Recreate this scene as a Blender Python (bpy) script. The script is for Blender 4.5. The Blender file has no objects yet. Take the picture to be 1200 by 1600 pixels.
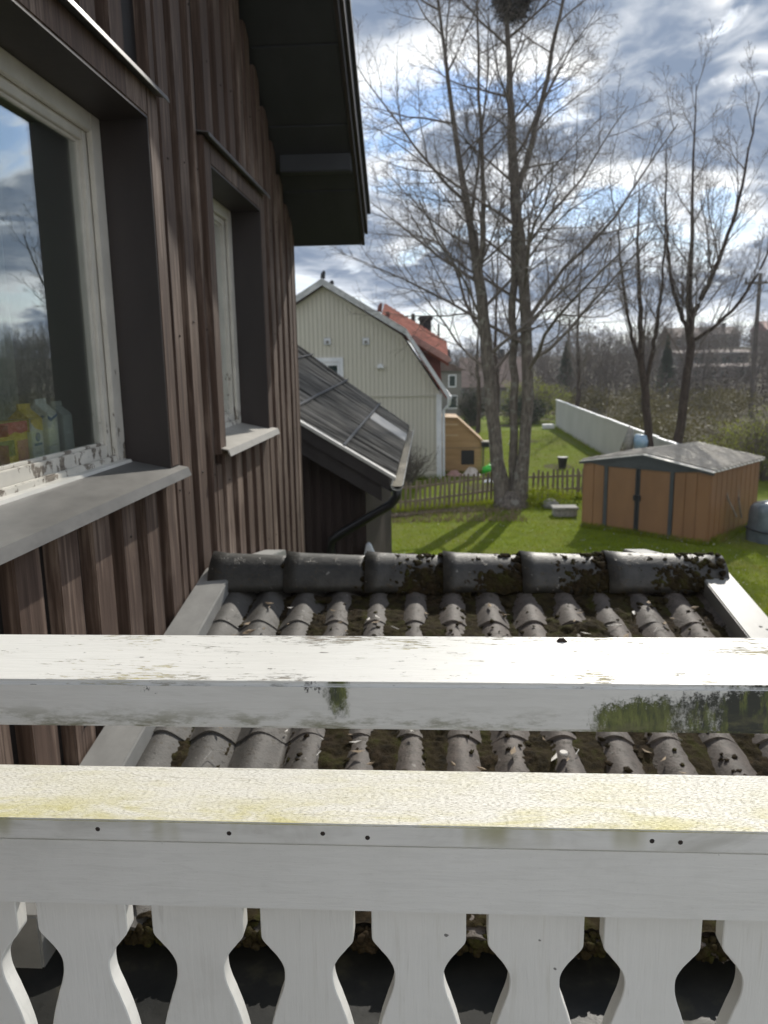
import bpy, bmesh, math, random
import numpy as np
from mathutils import Vector, Matrix
R = math.radians
random.seed(7)
S = bpy.context.scene
COL = S.collection

# ------------------------------------------------------------------ camera
CAMZ = 4.2
cam = bpy.data.cameras.new('camera'); co = bpy.data.objects.new('camera', cam); COL.objects.link(co)
cam.sensor_fit = 'VERTICAL'; cam.sensor_height = 36; cam.sensor_width = 27; cam.lens = 27.0
cam.clip_start = 0.02; cam.clip_end = 3000
co.matrix_world = Matrix.Translation((0, 0, CAMZ)) @ Matrix.Rotation(R(3.43), 4, 'Z') @ Matrix.Rotation(R(90-10.9), 4, 'X') @ Matrix.Rotation(-0.016, 4, 'Z')
cam.dof.use_dof = True; cam.dof.focus_distance = 0.98; cam.dof.aperture_fstop = 9.0
S.camera = co

# ------------------------------------------------------------------ render look
S.view_settings.view_transform = 'Standard'; S.view_settings.look = 'None'
S.view_settings.exposure = 0.45; S.view_settings.gamma = 1.0; S.view_settings.use_curve_mapping = False
S.render.engine = 'CYCLES'
S.cycles.use_denoising = True
S.cycles.max_bounces = 7; S.cycles.transparent_max_bounces = 12
S.cycles.sample_clamp_indirect = 6

# ------------------------------------------------------------------ sun and sky
SUN_AZ, SUN_EL = 18.0, 36.0      # degrees right of +Y, above the horizon
sd = Vector((math.sin(R(SUN_AZ))*math.cos(R(SUN_EL)), math.cos(R(SUN_AZ))*math.cos(R(SUN_EL)), math.sin(R(SUN_EL))))
sl = bpy.data.lights.new('sun', 'SUN'); so = bpy.data.objects.new('sun', sl); COL.objects.link(so)
sl.energy = 3.25; sl.angle = R(0.6); sl.color = (1.0, 0.95, 0.86)
so.rotation_euler = (-sd).to_track_quat('-Z', 'Y').to_euler(); so.location = (8, 20, 30)

class NT:
    """small helper to write node graphs"""
    def __init__(s, tree): s.t = tree; s.n = tree.nodes; s.l = tree.links
    def node(s, typ, **kw):
        n = s.n.new(typ)
        for k, v in kw.items(): setattr(n, k, v)
        return n
    def put(s, sock, v):
        if hasattr(v, 'is_linked') or isinstance(v, bpy.types.NodeSocket): s.l.new(v, sock)
        else:
            if sock.type == 'RGBA' and len(v) == 3: v = (*v, 1)
            sock.default_value = v
    def pos(s):
        return s.node('ShaderNodeNewGeometry').outputs['Position']
    def mapv(s, v, scale=(1,1,1), loc=(0,0,0), rot=(0,0,0)):
        m = s.node('ShaderNodeMapping'); s.put(m.inputs[0], v)
        m.inputs['Scale'].default_value = scale; m.inputs['Location'].default_value = loc; m.inputs['Rotation'].default_value = rot
        return m.outputs[0]
    def noise(s, v, scale=5, detail=4, rough=0.55, dist=0.0):
        n = s.node('ShaderNodeTexNoise'); s.put(n.inputs['Vector'], v); s.put(n.inputs['Scale'], scale)
        n.inputs['Detail'].default_value = detail; n.inputs['Roughness'].default_value = rough; n.inputs['Distortion'].default_value = dist
        return n.outputs[0]
    def voro(s, v, scale=5, feature='F1'):
        n = s.node('ShaderNodeTexVoronoi', feature=feature); s.put(n.inputs['Vector'], v); n.inputs['Scale'].default_value = scale
        return n.outputs['Distance']
    def ramp(s, f, stops, interp='LINEAR'):
        n = s.node('ShaderNodeValToRGB'); s.put(n.inputs[0], f); n.color_ramp.interpolation = interp
        e = n.color_ramp.elements
        while len(e) < len(stops): e.new(0.5)
        for q, (p, c) in zip(e, stops):
            q.position = p
            if not hasattr(c, '__len__'): c = (c, c, c)
            q.color = (*c, 1)
        return n.outputs[0]
    def mix(s, f, a, b, blend='MIX'):
        n = s.node('ShaderNodeMix', data_type='RGBA', blend_type=blend)
        s.put(n.inputs[0], f); s.put(n.inputs[6], a); s.put(n.inputs[7], b)
        return n.outputs[2]
    def math(s, op, a, b=0.0, c=0.0, clamp=False):
        n = s.node('ShaderNodeMath', operation=op, use_clamp=clamp)
        s.put(n.inputs[0], a); s.put(n.inputs[1], b); s.put(n.inputs[2], c)
        return n.outputs[0]
    def sep(s, v):
        n = s.node('ShaderNodeSeparateXYZ'); s.put(n.inputs[0], v); return n.outputs
    def range(s, v, a, b, c=0.0, d=1.0, smooth=True):
        n = s.node('ShaderNodeMapRange', interpolation_type='SMOOTHSTEP' if smooth else 'LINEAR'); n.clamp = True
        s.put(n.inputs[0], v); n.inputs[1].default_value = a; n.inputs[2].default_value = b; n.inputs[3].default_value = c; n.inputs[4].default_value = d
        return n.outputs[0]

w = bpy.data.worlds.new('World'); S.world = w; w.use_nodes = True
W = NT(w.node_tree); W.n.clear()
out = W.node('ShaderNodeOutputWorld'); bg = W.node('ShaderNodeBackground')
sky = W.node('ShaderNodeTexSky', sky_type='NISHITA'); sky.sun_disc = False
sky.sun_elevation = R(SUN_EL); sky.sun_rotation = R(SUN_AZ); sky.altitude = 50; sky.air_density = 1.0; sky.dust_density = 0.4
dirv = W.node('ShaderNodeTexCoord').outputs['Generated']
x, y, z = W.sep(dirv)[:3]
zz = W.math('ADD', W.math('MAXIMUM', z, 0.0), 0.24)
comb = W.node('ShaderNodeCombineXYZ'); W.put(comb.inputs[0], W.math('DIVIDE', x, zz)); W.put(comb.inputs[1], W.math('DIVIDE', y, zz)); W.put(comb.inputs[2], 0.0)
cv = comb.outputs[0]
warp = W.noise(W.mapv(cv, loc=(3.1, 1.7, 0)), 1.5, 4, 0.55)
cv2 = W.node('ShaderNodeVectorMath', operation='ADD'); W.put(cv2.inputs[0], cv)
wv = W.node('ShaderNodeCombineXYZ'); W.put(wv.inputs[0], W.math('MULTIPLY', warp, 0.55)); W.put(wv.inputs[1], W.math('MULTIPLY', warp, 0.4)); W.put(cv2.inputs[1], wv.outputs[0])
CLOUD_AT = (11.6, 1.3, 0)
dens = W.noise(W.mapv(cv2.outputs[0], loc=CLOUD_AT), 1.9, 10, 0.58)
ssh = Vector((sd.x/(sd.z+.24), sd.y/(sd.z+.24), 0)).normalized()*0.10
dens2 = W.noise(W.mapv(cv2.outputs[0], loc=(CLOUD_AT[0]+ssh.x, CLOUD_AT[1]+ssh.y, 0)), 1.9, 4, 0.55)     # density a little nearer the sun: thick there means shaded here
cover = W.range(dens, 0.40, 0.49)
body = W.math('MULTIPLY', W.range(dens, 0.415, 0.505), W.range(dens2, 0.38, 0.56, 0.25, 1.0))
dt = W.node('ShaderNodeVectorMath', operation='DOT_PRODUCT'); W.put(dt.inputs[0], dirv); dt.inputs[1].default_value = sd
glow = W.math('POWER', W.math('MAXIMUM', dt.outputs['Value'], 0.0), 9.0)
bright = W.mix(glow, (0.72, 0.76, 0.82), (1.4, 1.36, 1.27))
dark = W.mix(glow, (0.15, 0.195, 0.275), (0.18, 0.23, 0.315))
fine = W.noise(W.mapv(cv2.outputs[0], loc=(9, 3, 0)), 7.0, 6, 0.6)
frontlit = W.range(dt.outputs['Value'], 0.55, -0.6)          # clouds away from the sun are lit from the front
dark = W.mix(frontlit, dark, (0.80, 0.80, 0.80))
cloud = W.mix(W.math('MULTIPLY', body, W.range(fine, 0.25, 0.6, 0.72, 1.0)), bright, dark)
skyc = W.mix(W.range(z, 0.0, 0.25, 0.7, 0.0), W.mix(1.0, sky.outputs[0], (0.062, 0.072, 0.085), 'MULTIPLY'), (0.80, 0.83, 0.84))
fin = W.mix(cover, skyc, cloud)
W.put(bg.inputs[0], fin); bg.inputs[1].default_value = 1.12
W.l.new(bg.outputs[0], out.inputs[0])

# ------------------------------------------------------------------ materials
def newmat(name):
    m = bpy.data.materials.new(name); m.use_nodes = True
    t = NT(m.node_tree); return m, t, m.node_tree.nodes['Principled BSDF']
def bump(t, b, h, strength=0.3, dist=0.01):
    n = t.node('ShaderNodeBump'); n.inputs['Strength'].default_value = strength; n.inputs['Distance'].default_value = dist
    t.put(n.inputs['Height'], h); t.l.new(n.outputs[0], b.inputs['Normal'])
def simple(name, c1, c2, scale=4, rough=0.6, stretch=(1,1,1), metal=0.0, bmp=0.15, bscale=None, bdist=0.004, spec=0.5, lo=0.35, hi=0.65):
    m, t, b = newmat(name)
    v = t.mapv(t.pos(), stretch)
    n = t.noise(v, scale, 6, 0.6)
    t.put(b.inputs['Base Color'], t.ramp(n, [(lo, c1), (hi, c2)]))
    b.inputs['Roughness'].default_value = rough; b.inputs['Metallic'].default_value = metal; b.inputs['Specular IOR Level'].default_value = spec
    if bmp: bump(t, b, t.noise(v, bscale or scale*5, 4, 0.6), bmp, bdist)
    return m
MT = {}
def brown_wood(name, a, bcol, worn, wornlvl):
    m, t, b = newmat(name)
    oi = t.node('ShaderNodeObjectInfo').outputs['Random']
    p = t.pos()
    off = t.node('ShaderNodeVectorMath', operation='ADD'); t.put(off.inputs[0], p)
    cx = t.node('ShaderNodeCombineXYZ'); t.put(cx.inputs[2], t.math('MULTIPLY', oi, 37.0)); t.put(off.inputs[1], cx.outputs[0])
    v = t.mapv(off.outputs[0], (1, 1, 0.045))
    g = t.noise(v, 55, 7, 0.62, 0.6)
    patch = t.noise(t.mapv(off.outputs[0], (1, 1, 0.35)), 5, 4, 0.6)
    g2 = t.noise(t.mapv(off.outputs[0], (1, 1, 0.02)), 150, 6, .7)
    c = t.ramp(t.math('ADD', t.math('MULTIPLY', g, .6), t.math('MULTIPLY', g2, .4)), [(0.36, a), (0.60, bcol)])
    c = t.mix(t.range(t.math('ADD', t.math('MULTIPLY', patch, 0.6), t.math('MULTIPLY', g, 0.5)), wornlvl, wornlvl+0.22), c, worn)
    kn = t.voro(t.mapv(off.outputs[0], (1, 1, 0.3)), 5.0)
    c = t.mix(t.range(kn, 0.03, 0.07, 0.75, 0.0), c, (0.03, 0.018, 0.014))
    c = t.mix(t.range(oi, 0, 1, 0.0, 0.35, False), c, a)
    t.put(b.inputs['Base Color'], c); b.inputs['Roughness'].default_value = 0.72; b.inputs['Specular IOR Level'].default_value = 0.35
    bump(t, b, g, 0.5, 0.003)
    return m
MT['board'] = brown_wood('stained_brown_board', (0.046, 0.027, 0.019), (0.13, 0.084, 0.062), (0.30, 0.225, 0.175), 0.53)
MT['underboard'] = brown_wood('shade_dark_underboard', (0.007, 0.0048, 0.004), (0.014, 0.0095, 0.008), (0.022, 0.016, 0.014), 0.66)  # near-black brown: shadow of the batten gaps is put into the colour
MT['reveal'] = simple('dark_brown_paint', (0.022, 0.0165, 0.0155), (0.032, 0.024, 0.022), 6, 0.5, (1, 1, .3))
MT['soffit'] = simple('hazed_soffit_paint', (0.026, 0.029, 0.033), (0.040, 0.043, 0.048), 3, 0.6, (1, .2, 1))  # dark paint with a bluish veil of haze mixed into its colour

def old_white(name, base, peel_lvl):
    m, t, b = newmat(name)
    p = t.pos()
    n1 = t.noise(t.mapv(p, (1, .6, 0.35)), 34, 8, 0.7)
    n2 = t.noise(t.mapv(p, (1, 0.15, 1)), 90, 4, 0.6)
    # paint gives out lower down, where rain sits
    low = t.range(t.sep(p)[2], CAMZ-0.33, CAMZ+0.05, 0.13, 0.0)
    pe = t.range(t.math('ADD', n1, low), peel_lvl, peel_lvl+0.02)
    wood = t.ramp(n2, [(0.35, (0.10, 0.08, 0.06)), (0.65, (0.30, 0.26, 0.21))])
    paint = t.ramp(t.noise(p, 9, 4, 0.6), [(0.3, tuple(c*0.82 for c in base)), (0.65, base)])
    t.put(b.inputs['Base Color'], t.mix(pe, paint, wood)); b.inputs['Roughness'].default_value = 0.5
    bump(t, b, t.math('SUBTRACT', t.math('MULTIPLY', n2, 0.3), pe), 0.35, 0.002)
    return m
MT['frame'] = old_white('peeling_white_paint', (0.62, 0.59, 0.52), 0.665)
MT['sillmetal'] = simple('weathered_sill_sheet', (0.095, 0.092, 0.086), (0.155, 0.15, 0.14), 9, 0.5, (1, .5, 1), 0.25, 0.08)
MT['sillmetal2'] = simple('pale_sill_sheet', (0.30, 0.285, 0.255), (0.40, 0.38, 0.345), 9, 0.45, (1, .5, 1), 0.1, 0.05)
MT['flash'] = simple('flashing_sheet', (0.16, 0.155, 0.16), (0.24, 0.235, 0.24), 8, 0.3, (1, 1, 1), 0.5, 0.05)

# glass
m, t, b = newmat('window_glass'); t.n.remove(b)
o = t.n['Material Output']; fr = t.node('ShaderNodeLayerWeight')
gl = t.node('ShaderNodeBsdfGlossy'); gl.inputs['Roughness'].default_value = 0.0; gl.inputs[0].default_value = (0.95, 0.97, 0.98, 1)
tr = t.node('ShaderNodeBsdfTransparent'); tr.inputs[0].default_value = (0.86, 0.9, 0.87, 1)
mx = t.node('ShaderNodeMixShader'); t.put(mx.inputs[0], t.math('MULTIPLY_ADD', t.math('POWER', fr.outputs['Facing'], 3.0), 1.7, 0.04, clamp=True)); t.l.new(tr.outputs[0], mx.inputs[1]); t.l.new(gl.outputs[0], mx.inputs[2]); t.l.new(mx.outputs[0], o.inputs[0])
MT['glass'] = m

# railing paints
def rail_paint(name, kind):
    m, t, b = newmat(name)
    p = t.pos(); X, Y, Z = t.sep(p)[:3]
    gv = t.mapv(p, (0.10, 1, 1)); grain = t.noise(gv, 170, 5, 0.6, 0.8)
    wide = t.noise(t.mapv(p, (0.25, 1, 1)), 26, 5, 0.6, 1.2)
    dirt = t.noise(p, 7, 6, 0.65)
    fine = t.noise(t.mapv(p, (0.22, 1, 1)), 850, 4, 0.65)
    norm = t.sep(t.node('ShaderNodeNewGeometry').outputs['Normal'])
    up = t.range(norm[2], 0.5, 0.9); 
    white = t.ramp(t.noise(p, 4, 5, 0.6), [(0.3, (0.76, 0.75, 0.70)), (0.7, (0.84, 0.83, 0.785))])
    c = white if kind == 'baluster' else t.mix(t.range(grain, 0.42, 0.68, 0.0, 0.20), white, (0.60, 0.59, 0.545)); h = t.math('MULTIPLY', grain, 0.6)
    if kind == 'top':
        # flaked patches with ochre lichen on the upper face
        pa = t.noise(t.mapv(p, (0.55, 1, 1)), 11, 5, 0.65, 0.4)
        dash = t.noise(t.mapv(p, (0.13, 1, 1)), 360, 5, 0.7, 0.5)
        flk = t.math('MULTIPLY', t.range(t.math('ADD', t.math('MULTIPLY', pa, 0.5), t.math('MULTIPLY', dash, 0.5)), 0.56, 0.59), up)
        spk = t.math('MULTIPLY', t.range(t.noise(t.mapv(p, (0.3, 1, 1)), 140, 5, 0.65), 0.655, 0.675), up)
        tint = t.ramp(t.noise(p, 5, 2), [(0.4, (0.16, 0.13, 0.09)), (0.55, (0.26, 0.22, 0.11)), (0.66, (0.44, 0.37, 0.13))])
        c = t.mix(t.math('MULTIPLY', flk, 0.85), c, tint); c = t.mix(t.math('MULTIPLY', spk, 0.8), c, (0.12, 0.10, 0.08))
        # green algae down the front face: big stand on the right, a small tuft mid left
        front = t.range(norm[1], -0.9, -0.5, 1.0, 0.0)
        col = t.noise(t.mapv(p, (1, 1, 0.34)), 110, 7, 0.75)
        blot = t.noise(p, 210, 6, 0.75)
        sp = t.math('ADD', t.math('MULTIPLY', col, 0.6), t.math('MULTIPLY', blot, 0.5))
        zoneA = t.math('MULTIPLY', t.range(X, 0.14, 0.2), t.range(t.math('ADD', t.math('SUBTRACT', t.math('MULTIPLY', X, 0.13), Z), t.math('MULTIPLY', t.math('SUBTRACT', blot, .5), .03)), -CAMZ+0.356, -CAMZ+0.380))
        zoneA = t.math('MULTIPLY', zoneA, t.math('ADD', 0.62, t.math('MULTIPLY', t.range(t.noise(t.mapv(p, (1, 0, 0)), 9, 2), 0.38, 0.55), 0.5)))
        alg = t.range(t.math('ADD', t.math('MULTIPLY', zoneA, 0.44), t.math('MULTIPLY', sp, 1.0)), 0.68, 0.90)
        dx = t.math('ABSOLUTE', t.math('ADD', X, 0.096)); zoneB = t.math('MULTIPLY', t.range(dx, 0.000, 0.024, 1, 0), t.range(Z, CAMZ-0.376, CAMZ-0.335, .35, 1.0))
        dx2 = t.math('ABSOLUTE', t.math('ADD', X, 0.290)); zoneC = t.math('MULTIPLY', t.range(dx2, 0.004, 0.022, 1, 0), t.range(Z, CAMZ-0.362, CAMZ-0.33, 0, 0.75))
        dx3 = t.math('ABSOLUTE', t.math('ADD', X, 0.124)); zoneD = t.math('MULTIPLY', t.range(dx3, 0.003, 0.03, 1, 0), t.range(Z, CAMZ-0.352, CAMZ-0.33, 0, 0.75))
        algB = t.range(t.math('ADD', t.math('MULTIPLY', zoneB, 0.42), t.math('MULTIPLY', sp, 0.95)), 0.66, 0.90)
        blk = t.range(t.math('ADD', t.math('MULTIPLY', t.math('MAXIMUM', zoneC, zoneD), 0.34), t.math('MULTIPLY', sp, 0.9)), 0.74, 0.80)
        algc = t.ramp(t.math('ADD', t.math('MULTIPLY', t.noise(t.mapv(p, (1, 1, .25)), 110, 6, .75), .6), t.math('MULTIPLY', t.noise(p, 16, 3, .6), .4)), [(0.36, (0.010, 0.012, 0.005)), (0.44, (0.040, 0.052, 0.008)), (0.51, (0.105, 0.125, 0.016)), (0.60, (0.22, 0.24, 0.05))])
        algc = t.mix(t.math('MULTIPLY', t.range(X, .21, .27), t.range(t.noise(t.mapv(p, (1, 1, .3)), 70, 5, .7), .40, .52)), algc, (0.012, 0.015, 0.006))
        a_all = t.math('MULTIPLY', t.math('MAXIMUM', alg, algB), front)
        c = t.mix(t.math('MULTIPLY', t.math('MULTIPLY', blk, front), 0.9), c, (0.03, 0.024, 0.018))
        c = t.mix(t.math('MULTIPLY', a_all, 0.94), c, algc)
        # thin grime near the lower arris of the front
        gr = t.math('MULTIPLY', t.math('MULTIPLY', t.range(Z, CAMZ-0.376, CAMZ-0.345, 0.8, 0), front), t.range(t.noise(t.mapv(p, (.3, 1, 1)), 60, 5, .7), 0.46, 0.66))
        c = t.mix(gr, c, (0.20, 0.19, 0.10))
        h = t.math('ADD', h, t.math('MULTIPLY', t.math('MAXIMUM', a_all, 0.0), 0.8)); h = t.math('SUBTRACT', h, flk)
        rough = t.mix(t.math('MAXIMUM', a_all, flk), (0.36,)*3, (0.85,)*3)
        t.put(b.inputs['Roughness'], rough)
    if kind == 'cap':
        # rough sawn: short dark pits everywhere, yellow-green film towards the front arris
        pit = t.math('MULTIPLY', t.range(fine, 0.50, 0.64), up)
        pit2 = t.math('MULTIPLY', t.range(grain, 0.60, 0.70), up)
        c = t.mix(t.math('MULTIPLY', pit, 0.36), c, (0.33, 0.29, 0.18)); c = t.mix(t.math('MULTIPLY', pit2, 0.35), c, (0.28, 0.24, 0.14))
        film = t.math('MULTIPLY', t.math('ADD', t.range(Y, 0.755, 0.83, 0.85, 0.0), t.range(dirt, 0.4, 0.7, 0.15, 0.55)), up)
        film = t.math('MULTIPLY', t.math('MULTIPLY', film, t.range(wide, 0.34, 0.6)), t.range(t.noise(t.mapv(p, (.5, 1, 1)), 13, 6, .7), .36, .6, .25, 1.25))
        c = t.mix(t.math('MULTIPLY', film, 0.75), c, (0.62, 0.58, 0.27))
        edge = t.math('MULTIPLY', t.range(norm[1], -0.9, -0.5, 1, 0), t.range(wide, 0.45, 0.75))
        c = t.mix(t.math('MULTIPLY', edge, 0.35), c, (0.25, 0.23, 0.16))
        gfl = t.math('MULTIPLY', t.math('MULTIPLY', t.range(norm[1], -0.9, -0.5, 1, 0), t.range(t.noise(t.mapv(p, (1, 1, .2)), 9, 3, .6), 0.54, 0.66)), t.range(Z, CAMZ-.53, CAMZ-.498, .1, .8))
        c = t.mix(gfl, c, (0.40, 0.38, 0.20))
        h = t.math('SUBTRACT', h, t.math('MULTIPLY', pit, 0.5))
        b.inputs['Roughness'].default_value = 0.6
    if kind == 'plain':
        c = t.mix(t.math('MULTIPLY', t.range(fine, 0.60, 0.72), 0.28), c, (0.36, 0.34, 0.29))
        c = t.mix(t.range(dirt, 0.5, 0.8, 0, 0.35), c, (0.52, 0.51, 0.46))
        c = t.mix(t.range(t.noise(p, 60, 2, .5), 0.77, 0.79, 0, 0.8), c, (0.05, 0.045, 0.04))
        b.inputs['Roughness'].default_value = 0.5
    if kind == 'baluster':
        orr = t.node('ShaderNodeObjectInfo').outputs['Random']; c = t.mix(t.math('MULTIPLY', orr, .16), c, (0.58, 0.56, 0.50))
        gz = t.noise(t.mapv(p, (1, 1, .08)), 120, 5, .6, .6)
        drip = t.math('MULTIPLY', t.range(t.noise(t.mapv(p, (1, 1, .06)), 60, 4, .6), .58, .72), t.range(Z, CAMZ-.80, CAMZ-.61, .15, .5))
        c = t.mix(drip, c, (0.50, 0.47, 0.38))
        c = t.mix(t.range(gz, 0.62, 0.72, 0, 0.22), c, (0.4, 0.38, 0.33))
        c = t.mix(t.range(dirt, 0.5, 0.8, 0, 0.3), c, (0.55, 0.53, 0.48))
        c = t.mix(t.range(t.noise(p, 52, 2, .5), 0.77, 0.79, 0, 0.8), c, (0.05, 0.045, 0.04))
        h = t.math('MULTIPLY', gz, .6); b.inputs['Roughness'].default_value = 0.5
    t.put(b.inputs['Base Color'], c)
    bump(t, b, h, 0.7, 0.0015)
    return m
for k in ('top', 'cap', 'plain', 'baluster'): MT['rail_'+k] = rail_paint('railing_white_'+k, k)
MT['deck'] = simple('pale_deck_paint', (0.50, 0.49, 0.46), (0.60, 0.59, 0.56), 5, .6, (3, .3, 1))
MT['rust'] = simple('dark_nail', (0.02, 0.015, 0.012), (0.05, 0.035, 0.025), 60, 0.8)

# concrete tiles with lichen and moss film
def tile_mat(name, ridge=False):
    m, t, b = newmat(name)
    p = t.pos(); X, Y, Z = t.sep(p)[:3]
    oi = t.node('ShaderNodeObjectInfo').outputs['Random']
    base = t.ramp(t.noise(p, 12, 5, .6), [(0.3, (0.045, 0.045, 0.041)), (0.7, (0.098, 0.094, 0.086))])
    base = t.mix(t.range(X, -0.75, 0.1, 0.15, 0.85), base, t.ramp(t.noise(p, 30, 5, .65), [(.35, (0.060, 0.046, 0.037)), (.65, (0.135, 0.105, 0.086))]))
    base = t.mix(t.math('MULTIPLY', oi, 0.35), base, (0.085, 0.08, 0.075))
    lich = t.range(t.noise(p, 26, 5, .7), 0.58, 0.63)
    amount = t.range(X, -0.7, -0.1, 0.15, 0.95)
    if ridge: base = t.mix(0.85, base, t.ramp(t.noise(p, 15, 5, .65), [(.35, (0.014, 0.014, 0.012)), (.65, (0.042, 0.041, 0.036))]))
    base = t.mix(t.math('MULTIPLY', lich, amount), base, (0.045, 0.035, 0.022))
    spots = t.range(t.voro(p, 48), 0.20, 0.28, 1, 0)
    base = t.mix(t.math('MULTIPLY', spots, t.range(t.noise(p, 9, 2), .42, .52, 0, .85)), base, (0.05, 0.04, 0.026))
    pale = t.range(t.noise(p, 40, 4, .6), 0.66, 0.70)
    base = t.mix(t.math('MULTIPLY', pale, 0.5), base, (0.30, 0.29, 0.26))
    t.put(b.inputs['Base Color'], base); b.inputs['Roughness'].default_value = 0.5 if ridge else 0.7
    bump(t, b, t.math('ADD', t.noise(p, 120, 4, .6), t.math('MULTIPLY', lich, 1.0)), 0.4, 0.004)
    return m
MT['tile'] = tile_mat('concrete_tile'); MT['ridge'] = tile_mat('dark_ridge_tile', True)
def moss_mat():
    m, t, b = newmat('roof_moss'); p = t.pos()
    c = t.ramp(t.noise(p, 18, 5, .65), [(0.3, (0.012, 0.010, 0.006)), (0.50, (0.036, 0.027, 0.013)), (0.64, (0.040, 0.039, 0.011)), (0.80, (0.11, 0.105, 0.018))])
    c = t.mix(t.range(t.noise(p, 6, 2), .52, .62, 0, .8), c, t.ramp(t.noise(p, 50, 3), [(.35, (0.012, 0.009, 0.006)), (.7, (0.055, 0.038, 0.022))]))
    t.put(b.inputs['Base Color'], c); b.inputs['Roughness'].default_value = 0.95; b.inputs['Specular IOR Level'].default_value = 0.1
    bump(t, b, t.noise(p, 160, 4, .7), 0.8, 0.006); return m
MT['moss'] = moss_mat()
MT['verge'] = simple('grey_white_verge_paint', (0.20, 0.198, 0.188), (0.29, 0.287, 0.272), 7, 0.5, (1, .6, 1), 0, 0.1)
def felt_mat():
    m, t, b = newmat('wet_felt'); p = t.pos()
    wet = t.range(t.noise(p, 2.6, 4, .6), .45, .55)
    c = t.ramp(t.noise(p, 7, 5, .6), [(.35, (0.012, 0.013, 0.013)), (.6, (0.026, 0.026, 0.024)), (.75, (0.07, 0.065, 0.045))])
    b.inputs['Specular IOR Level'].default_value = 0.18; t.put(b.inputs['Base Color'], c); t.put(b.inputs['Roughness'], t.mix(wet, (.7,)*3, (.42,)*3)); bump(t, b, t.noise(p, 90, 3), .15, .003); return m
MT['felt'] = felt_mat()
MT['leaf_litter'] = simple('dry_leaf', (0.13, 0.085, 0.045), (0.34, 0.26, 0.17), 40, 0.8, bmp=0)
MT['pale_chip'] = simple('pale_petal', (0.5, 0.47, 0.42), (0.68, 0.65, 0.6), 40, 0.7, bmp=0)

# annex
MT['annex_board'] = brown_wood('annex_brown_board', (0.030, 0.019, 0.017), (0.055, 0.037, 0.033), (0.08, 0.06, 0.055), 0.64)
MT['barge'] = simple('dark_barge_paint', (0.022, 0.018, 0.018), (0.034, 0.029, 0.028), 5, 0.5, (1, 1, 1))
MT['corr'] = simple('weathered_fibre_cement', (0.022, 0.021, 0.019), (0.20, 0.188, 0.168), 7, 0.95, (.12, 1, .12), 0, 0.35, 22, 0.01, spec=0.08, lo=.38, hi=.64)
MT['corr_new'] = simple('pale_fibre_cement', (0.36, 0.35, 0.33), (0.46, 0.45, 0.43), 5, 0.7, (.25, 1, .25), 0, 0.1)
MT['trim_light'] = simple('pale_metal_trim', (0.45, 0.44, 0.40), (0.6, 0.58, 0.53), 5, 0.4, bmp=0.05)
MT['gutter_in'] = simple('gutter_debris', (0.16, 0.14, 0.10), (0.34, 0.31, 0.25), 30, 0.9, bmp=0.4)
MT['black_pipe'] = simple('black_downpipe', (0.010, 0.010, 0.011), (0.016, 0.016, 0.017), 6, 0.4, bmp=0)

# neighbour house
MT['beige'] = simple('greige_cladding', (0.56, 0.535, 0.465), (0.60, 0.575, 0.50), 1.3, 0.6, (1, 1, .3), bmp=0.05)
MT['beige_dark'] = simple('greige_joint', (0.44, 0.42, 0.355), (0.47, 0.45, 0.38), 1.3, 0.6, bmp=0)
MT['trimwhite'] = simple('white_trim', (0.62, 0.64, 0.68), (0.74, 0.75, 0.78), 3, 0.5, bmp=0.03)
MT['vergegrey'] = simple('lichen_white_verge', (0.38, 0.39, 0.40), (0.60, 0.60, 0.60), 5, 0.6, bmp=0.1)
MT['redtile'] = simple('red_clay_tile', (0.19, 0.06, 0.043), (0.29, 0.10, 0.072), 3, 0.9, bmp=0.3, spec=0.05)
MT['redwood'] = simple('falu_red', (0.17, 0.055, 0.045), (0.23, 0.08, 0.065), 4, 0.7)
MT['pinktrim'] = simple('pale_red_fascia', (0.42, 0.24, 0.21), (0.52, 0.32, 0.28), 4, 0.6)
MT['darkglass'] = simple('dark_pane', (0.02, 0.035, 0.034), (0.04, 0.06, 0.056), 1, 0.08, bmp=0)
MT['chimney'] = simple('sooty_chimney', (0.018, 0.018, 0.02), (0.04, 0.04, 0.042), 4, 0.7)
MT['paleglass'] = simple('pale_pane', (0.45, 0.5, 0.52), (0.6, 0.64, 0.66), 2, 0.3, bmp=0)

# garden
MT['shed'] = simple('ochre_shed_sheet', (0.19, 0.092, 0.038), (0.25, 0.125, 0.053), 1.2, 0.5, (1, 1, .4), bmp=0.04)
MT['shedtrim'] = simple('dark_slate_trim', (0.035, 0.04, 0.045), (0.05, 0.056, 0.062), 3, 0.45, bmp=0)
MT['shedroof'] = simple('weathered_grey_roof_sheet', (0.60, 0.575, 0.52), (0.74, 0.71, 0.66), 2, 0.45, (1, 1, 1), 0.1, 0.05)
MT['shedrib'] = simple('stained_roof_rib', (0.30, 0.27, 0.225), (0.44, 0.405, 0.35), 6, 0.6, bmp=0.1)
MT['black'] = simple('black_plastic', (0.01, 0.011, 0.014), (0.016, 0.017, 0.02), 5, 0.5, bmp=0)
MT['picket'] = simple('weathered_picket', (0.13, 0.10, 0.065), (0.24, 0.19, 0.13), 9, 0.8, (1, 1, .25))
MT['whitefence'] = simple('white_plank_fence', (0.42, 0.415, 0.39), (0.51, 0.50, 0.475), 1.2, 0.6, (1, .3, .3), bmp=0.03)
MT['ply'] = simple('tan_plywood', (0.36, 0.22, 0.10), (0.46, 0.29, 0.14), 2.5, 0.65, (.4, 1, 3))
MT['plylight'] = simple('pale_batten_wood', (0.46, 0.33, 0.19), (0.58, 0.43, 0.26), 3, 0.6)
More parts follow.
